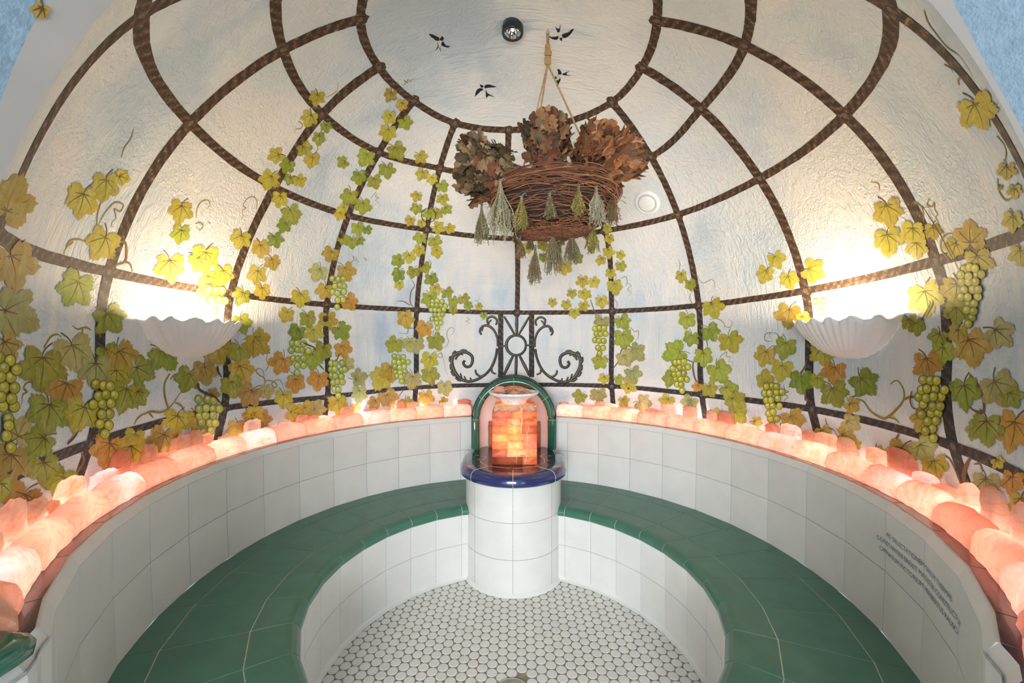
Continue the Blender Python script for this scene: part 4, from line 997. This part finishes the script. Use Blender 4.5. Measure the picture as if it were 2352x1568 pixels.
e.rotation_euler=nn.to_track_quat('Z','Y').to_euler(); tag(e,'round white air valve set in the dome right of the hanging basket','air vent')
bm=bmesh.new(); lathe(bm,[(.074,-.012),(.073,.004),(.068,.010),(.058,.013),(.054,.010),(.052,-.004),(.050,-.02)],44); link('collar',bm,VENTW,e,True)
bm=bmesh.new(); lathe(bm,[(.044,-.012),(.0475,.012),(.046,.019),(.038,.022),(0,.023)],40); link('disc',bm,VENTW,e,True)
bm=bmesh.new(); lathe(bm,[(.052,-.002),(0,-.002)],30); link('duct',bm,BLACK,e)

# ------------------------------------------------------------------ hanging basket
hk=onpx(1258,66); BX,BY=hk.x+.02,hk.y; 
e=empty('ceiling_hook',hk); tag(e,'thin wire hook in the dome holding the rope of the basket','hook')
bm=bmesh.new(); tube(bm,[(0,0,.01),(0,0,-.006)]+[(.008*math.sin(t),0,-.014-.008*-math.cos(t)*-1) for t in [k*.55 for k in range(11)]],.0011,5); link('hook_wire',bm,STEEL,e)
KN=Vector((hk.x,hk.y,EYE+(CY-128)/F*hk.y)); 
RIMZ=EYE+.625; BC=Vector((.190,1.765,0))
def pxat(x,y,Y): return Vector(((x-CX)/F*Y,Y,EYE+(CY-y)/F*Y))
e=empty('hanging_rope',KN); tag(e,'knotted brown jute rope the basket hangs from','rope')
def ropem(bm,P,r=.0042):
    S=[Vector(s) for s in spline([tuple(p) for p in P],10)]; S2=[]
    for i in range(len(S)-1):
        for k in range(3): S2.append(S[i].lerp(S[i+1],k/3))
    for ph in (0,2.09,4.19):
        L=0; Q=[]
        for i,s in enumerate(S2):
            if i: L+=(S2[i]-S2[i-1]).length
            t=(S2[min(i+1,len(S2)-1)]-S2[max(i-1,0)]).normalized(); a=t.cross(Vector((0,1,.1))).normalized(); b=t.cross(a)
            Q.append(s+(a*math.cos(L*260+ph)+b*math.sin(L*260+ph))*r*.5)
        tube(bm,Q,r*.62,5)
bm=bmesh.new()
ropem(bm,[hk+Vector((0,0,-.020))-KN,hk+Vector((.001,.002,-.035))-KN,Vector((0,0,.03)),Vector((0,0,0))],.006)
link('top_cord',bm,JUTE,e,True)
bm=bmesh.new()
def knot(c,r,h):
    P=[]
    for k in range(42):
        t=k/41; P.append(c+Vector((r*math.cos(t*4*2*PI),r*.9*math.sin(t*4*2*PI),h*(.5-t))))
    tube(bm,P,r*.62,6)
knot(Vector((0,0,.034)),.0070,.020); knot(Vector((.001,0,.010)),.0095,.016); knot(Vector((.000,0,-.020)),.0088,.030)
link('knot',bm,JUTE,e,True)
legs=[(pxat(1240,262,1.755),),(pxat(1338,322,1.80),),(Vector((.04,1.86,RIMZ+.01)),)]
for (q,) in legs:
    bm=bmesh.new(); a=Vector((0,0,-.035)); b=q-KN; b2=b+(b-a).normalized()*.16
    ropem(bm,[a,a.lerp(b2,.33),a.lerp(b2,.66),b2],.0036); link('cord_leg',bm,JUTE,e,True)
e=empty('hanging_basket',Vector((BC.x,BC.y,RIMZ))); tag(e,'round basket woven of thin brown twigs hanging on jute rope under the dome','basket')
# body: dark inner shell and hundreds of strands
def body_r(t):                              # t 0 rim .. 1 bottom
    return .262-.02*t-.105*t**3
BH=.168
bm=bmesh.new(); lathe(bm,[(.235,.0)]+[(body_r(k/8)-.016,-BH*k/8) for k in range(9)]+[(.08,-BH-.004),(0,-BH-.006)],36); cols=[(.035,.018,.012)]*len(bm.faces)
me_o=link('basket_body',bm,TWIG,e,True); paint_attr(me_o.data,'col',[(.035,.018,.012)]*len(me_o.data.polygons))
bm=bmesh.new(); cols=[]
TWC=[(.22,.080,.038),(.34,.135,.055),(.15,.055,.030),(.46,.20,.080),(.26,.095,.048)]
def strand(P,r,c):
    n0=len(bm.faces); tube(bm,P,r,3,cap=False); cols.extend([c]*(len(bm.faces)-n0))
for k in range(470):
    t=hsh(k,1)**.9 if k>190 else hsh(k,1)*.30-.06; a0=hsh(k,2)*2*PI; ln=.5+1.0*hsh(k,3); tl=(hsh(k,4)-.5)*(.30 if t<.35 else .7)
    P=[]; bulge=.003+.012*hsh(k,5)
    for q in range(9):
        u=q/8; tt=min(max(t+tl*(u-.5)*.8+.03*math.sin(u*7+k),-.12),1.0); rr=body_r(max(tt,0))+bulge*math.sin(PI*u)+(.012 if tt<.22 else 0)*hsh(k,9); a=a0+ln*(u-.5)
        P.append((rr*math.cos(a),rr*math.sin(a),-BH*tt))
    strand(P,.0011+.0011*hsh(k,6),TWC[k%5])
for k in range(240):                        # bottom
    a=hsh(k,11)*2*PI; b=a+1.2+2.6*hsh(k,12); r0=.11+.05*hsh(k,13); P=[]
    A0=Vector((r0*math.cos(a),r0*math.sin(a),0)); B0=Vector((r0*math.cos(b),r0*math.sin(b),0)); m_=(A0+B0)*.5+Vector((hsh(k,14)-.5,hsh(k,15)-.5,0))*.09
    for q in range(7):
        u=q/6; w_=A0*(1-u)**2+m_*2*u*(1-u)+B0*u*u; P.append((w_.x,w_.y,-BH-.006-.007*hsh(k,16)+.012*(w_.length/.17)**4))
    strand(P,.0010+.0008*hsh(k,17),TWC[(k*3)%5])
for k in range(70):                         # stray ends
    a=hsh(k,21)*2*PI; t=hsh(k,22)*.6; rr=body_r(t); c,s_=math.cos(a),math.sin(a); d=(hsh(k,23)-.5)*1.4
    P=[(rr*math.cos(a+d*u*.2),rr*math.sin(a+d*u*.2),-BH*t-.02*u) if u<.1 else ((rr+.045*u)*math.cos(a+d*u*.3),(rr+.045*u)*math.sin(a+d*u*.3),-BH*t+(hsh(k,24)-.5)*.07*u) for u in (0,.3,.6,1)]
    strand(P,.0009,TWC[k%5])
o=link('twig_weave',bm,TWIG,e); paint_attr(o.data,'col',cols)

# bundles of dried leaves
def leafy(name,base,tip,r0,r1,nl,pal,kind,label,seed,lsz=.034,group='dried leaf whisks in the basket'):
    base,tip=Vector(base),Vector(tip); ax=(tip-base); L=ax.length; ax.normalize()
    u=ax.cross(Vector((0,1,0))).normalized(); v=ax.cross(u)
    e=empty(name,base); tag(e,label,'leaf whisk',group)
    bm=bmesh.new(); cols=[]; rr_=random.Random(seed)
    for k in range(nl):
        t=rr_.random()**.75; a=rr_.random()*2*PI; R0=lerp(r0,r1,min(1,t*1.35)); 
        if t>.86: R0*=math.sqrt(max(.02,1-((t-.86)/.16)**2))
        rad=R0*(.55+.45*rr_.random()**.5)
        c=ax*(t*L)+u*math.cos(a)*rad+v*math.sin(a)*rad
        out=(u*math.cos(a)+v*math.sin(a)); d=(ax*(.9+.3*rr_.random())+out*(.15+.75*rr_.random()**1.5)+Vector((rr_.random()-.5,rr_.random()-.5,rr_.random()-.5))*1.25).normalized()
        sd=(d.cross(out+Vector((rr_.random()-.5,rr_.random()-.5,rr_.random()-.5))*.9)).normalized(); nn_=d.cross(sd)
        S=lsz*(.45+.8*rr_.random()); col=pal[int(rr_.random()*len(pal))]; bb=.20+.78*rr_.random(); col=tuple(min(.8,x*bb*m_) for x,m_ in zip(col,(1.7,1.4,1.15)))
        curl=(rr_.random()-.4)*2.6
        if kind=='oak': wl=[.06,.26,.16,.44,.24,.52,.30,.34,.05]
        else: wl=[.05,.22,.36,.44,.46,.42,.32,.18,.03]
        m=len(wl); prev=None
        for q,wv in enumerate(wl):
            tt=q/(m-1); cc=c+d*S*2*(tt-.3)+nn_*S*curl*(tt-.5)**2*1.6; lift=S*.35*wv*(1 if curl>0 else -1)
            cur=[bm.verts.new(cc-sd*S*wv*1.25+nn_*lift),bm.verts.new(cc),bm.verts.new(cc+sd*S*wv*1.25+nn_*lift*(.4+rr_.random()))]
            if prev:
                bm.faces.new((prev[0],prev[1],cur[1],cur[0])); bm.faces.new((prev[1],prev[2],cur[2],cur[1])); cols+= [col,col]
            prev=cur
    o=link('leaves',bm,DRYLEAF,e); paint_attr(o.data,'col',cols)
    bm=bmesh.new(); cols=[]
    for k in range(26):
        a=k*2.4; rad=r0*.35*math.sqrt(k/26); rad1=lerp(r0,r1,1)*.6*math.sqrt(k/26)
        s0=-ax*.09+u*math.cos(a)*rad*.5+v*math.sin(a)*rad*.5; s1=ax*L*.75+u*math.cos(a)*rad1+v*math.sin(a)*rad1
        n0=len(bm.faces); tube(bm,[s0,s0.lerp(s1,.5),s1],[.003,.002,.001],4); cols+=[(.16,.09,.05)]*(len(bm.faces)-n0)
    o=link('stems',bm,TWIG,e); paint_attr(o.data,'col',cols)
OAK=[(.15,.085,.04),(.22,.12,.055),(.105,.07,.035),(.28,.165,.09),(.15,.05,.025),(.11,.095,.045)]
OAKG=[(.13,.10,.045),(.17,.13,.065),(.22,.19,.11),(.10,.075,.035),(.19,.08,.04),(.25,.19,.12)]
OAKR=[(.24,.105,.035),(.30,.15,.06),(.16,.075,.035),(.36,.17,.06),(.20,.07,.03),(.30,.19,.10)]
BIR=[(.26,.12,.05),(.34,.19,.10),(.20,.09,.04),(.38,.16,.05),(.26,.15,.085)]
def P3(x,y,Y): return pxat(x,y,Y)
leafy('leaf_whisk',P3(1172,392,1.66),P3(1072,376,1.64),.070,.098,440,OAKG,'oak','whisk of olive-brown dried oak leaves jutting left from the basket',1,.036)
leafy('leaf_whisk',P3(1262,392,1.68),P3(1252,285,1.68),.058,.082,480,OAK,'oak','whisk of brown dried oak leaves standing upright in the middle of the basket',2,.032)
leafy('leaf_whisk',P3(1338,386,1.68),P3(1396,320,1.66),.066,.090,460,OAKR,'oak','whisk of dried oak leaves leaning right beside the upright one',3,.034)
leafy('leaf_whisk',P3(1375,392,1.60),P3(1456,350,1.58),.066,.080,460,BIR,'birch','whisk of rust-brown oval birch leaves at the far right of the basket',4,.026)
leafy('leaf_whisk',P3(1150,420,1.74),P3(1092,436,1.76),.040,.050,90,OAKR+OAKG,'oak','small ragged tuft of oak leaves drooping at the lower left of the basket rim',5,.034)

# herb bunches
HB=[(1106,467,563,1.78,'s',1.0,'left end of the basket, hanging free'),(1149,413,556,1.54,'w',1.35,'front left, longest and palest'),(1198,448,530,1.545,'y',1.1,'right of the long pale one'),(1262,441,502,1.52,'o',1.0,'front middle of the basket'),(1329,425,496,1.53,'y',.9,'front, right of the middle'),(1369,425,518,1.56,'w',1.1,'long pale one at the front right'),(1409,432,518,1.68,'b',.9,'at the right end'),(1194,543,595,1.80,'b',.8,'under the left of the bottom'),(1230,562,655,1.86,'s',.9,'lowest hanging of all'),(1268,524,630,1.80,'s',1.2,'under the middle of the bottom'),(1284,546,592,1.86,'g',.8,'behind the middle one'),(1312,527,606,1.82,'s',1.4,'bushy, right of the middle under the bottom'),(1364,516,582,1.74,'y',1.2,'under the right edge'),(1216,538,572,1.88,'b',.9,'short, back left of the bottom'),(1292,530,562,1.90,'b',.8,'short, back middle of the bottom'),(1346,515,548,1.84,'b',.8,'short, back right of the bottom')]
HC={'s':[(.22,.21,.14),(.29,.27,.19),(.15,.17,.11),(.24,.17,.12)],'w':[(.34,.33,.26),(.42,.40,.32),(.26,.27,.22),(.30,.31,.28)],'y':[(.24,.22,.06),(.31,.28,.10),(.17,.17,.05),(.34,.27,.10)],'o':[(.18,.16,.09),(.24,.20,.12),(.13,.12,.07)],'b':[(.20,.12,.07),(.28,.18,.11),(.13,.09,.05),(.18,.16,.08)],'g':[(.10,.11,.04),(.14,.15,.06)]}
HN={'s':'grey-green','w':'pale grey','y':'yellow-green','o':'olive','b':'brown','g':'dark green'}
for hi,(x,y0,y1,Y,k,wf,desc) in enumerate(HB):
    top=pxat(x,y0,Y); L=(y1-y0)/F*Y; e=empty('herb_bunch',top); tag(e,f'dried {HN[k]} herb bunch on the basket, {desc}','herb bunch','dried herb bunches hung round the basket')
    rr_=random.Random(hi+50); bm=bmesh.new(); cols=[]; pal=HC[k]; fan=L*.20*wf
    for q in range(56):
        a=rr_.random()*2*PI; f_=rr_.random()**.6; ln=L*(.72+.28*rr_.random()); bx=math.cos(a)*f_*fan+.006*math.sin(hi*3); by=math.sin(a)*f_*fan
        P=[Vector((0,0,0)),Vector((bx*.22,by*.22,-ln*.3)),Vector((bx*.8+rr_.uniform(-.004,.004),by*.8,-ln*.66)),Vector((bx*1.0+rr_.uniform(-.009,.009),by,-ln))]
        c=pal[q%len(pal)]; n0=len(bm.faces); tube(bm,P,[.0017,.0018,.0018,.0007],3,cap=False)
        for j in range(15):
            t=.34+.64*j/14; seg=min(int(t*3),2); p=P[seg].lerp(P[seg+1],t*3-seg); d=Vector((rr_.uniform(-1,1),rr_.uniform(-1,1),rr_.uniform(-1.4,.2))).normalized()
            s1=d.cross(Vector((.3,.8,.2))).normalized()*.0016*(1.2 if k=='w' else 1); l_=.0060+.0045*rr_.random()
            A_=[bm.verts.new(p-s1),bm.verts.new(p+s1),bm.verts.new(p+d*l_+s1*.5),bm.verts.new(p+d*l_-s1*.5)]; bm.faces.new(A_)
        m_=len(bm.faces)-n0; sh=.6+.6*rr_.random(); cols+=[(c[0]*sh*1.12,c[1]*sh,c[2]*sh*.72)]*m_
    o=link('sprigs',bm,HERB,e); paint_attr(o.data,'col',cols)
    bm=bmesh.new(); tube(bm,[(.0055*math.cos(t*.8),.0055*math.sin(t*.8),-.004-.0008*t) for t in range(20)],.0012,4)
    # loop up to the basket wall
    c=Vector((BC.x,BC.y,0)); tgt=Vector((top.x,top.y,0)); dr=(c-tgt); dist=dr.length; dr.normalize()
    zrel=(RIMZ-top.z)/BH
    if zrel<.98: reach=max(0,dist-body_r(max(0,min(1,zrel)))+.012); end=dr*reach+Vector((0,0,.012))
    else: end=Vector((dr.x*.01,dr.y*.01,max(.01,RIMZ-BH-top.z+.004)))
    tube(bm,[(0,0,-.004),tuple(end*.5+Vector((0,0,.006))),tuple(end)],.0010,4); tube(bm,[(0,0,-.004),(.012,-.004,.006),(.018,-.004,-.004)],.0009,4)
    link('string_tie',bm,STRING,e)['label']='teal string tie'
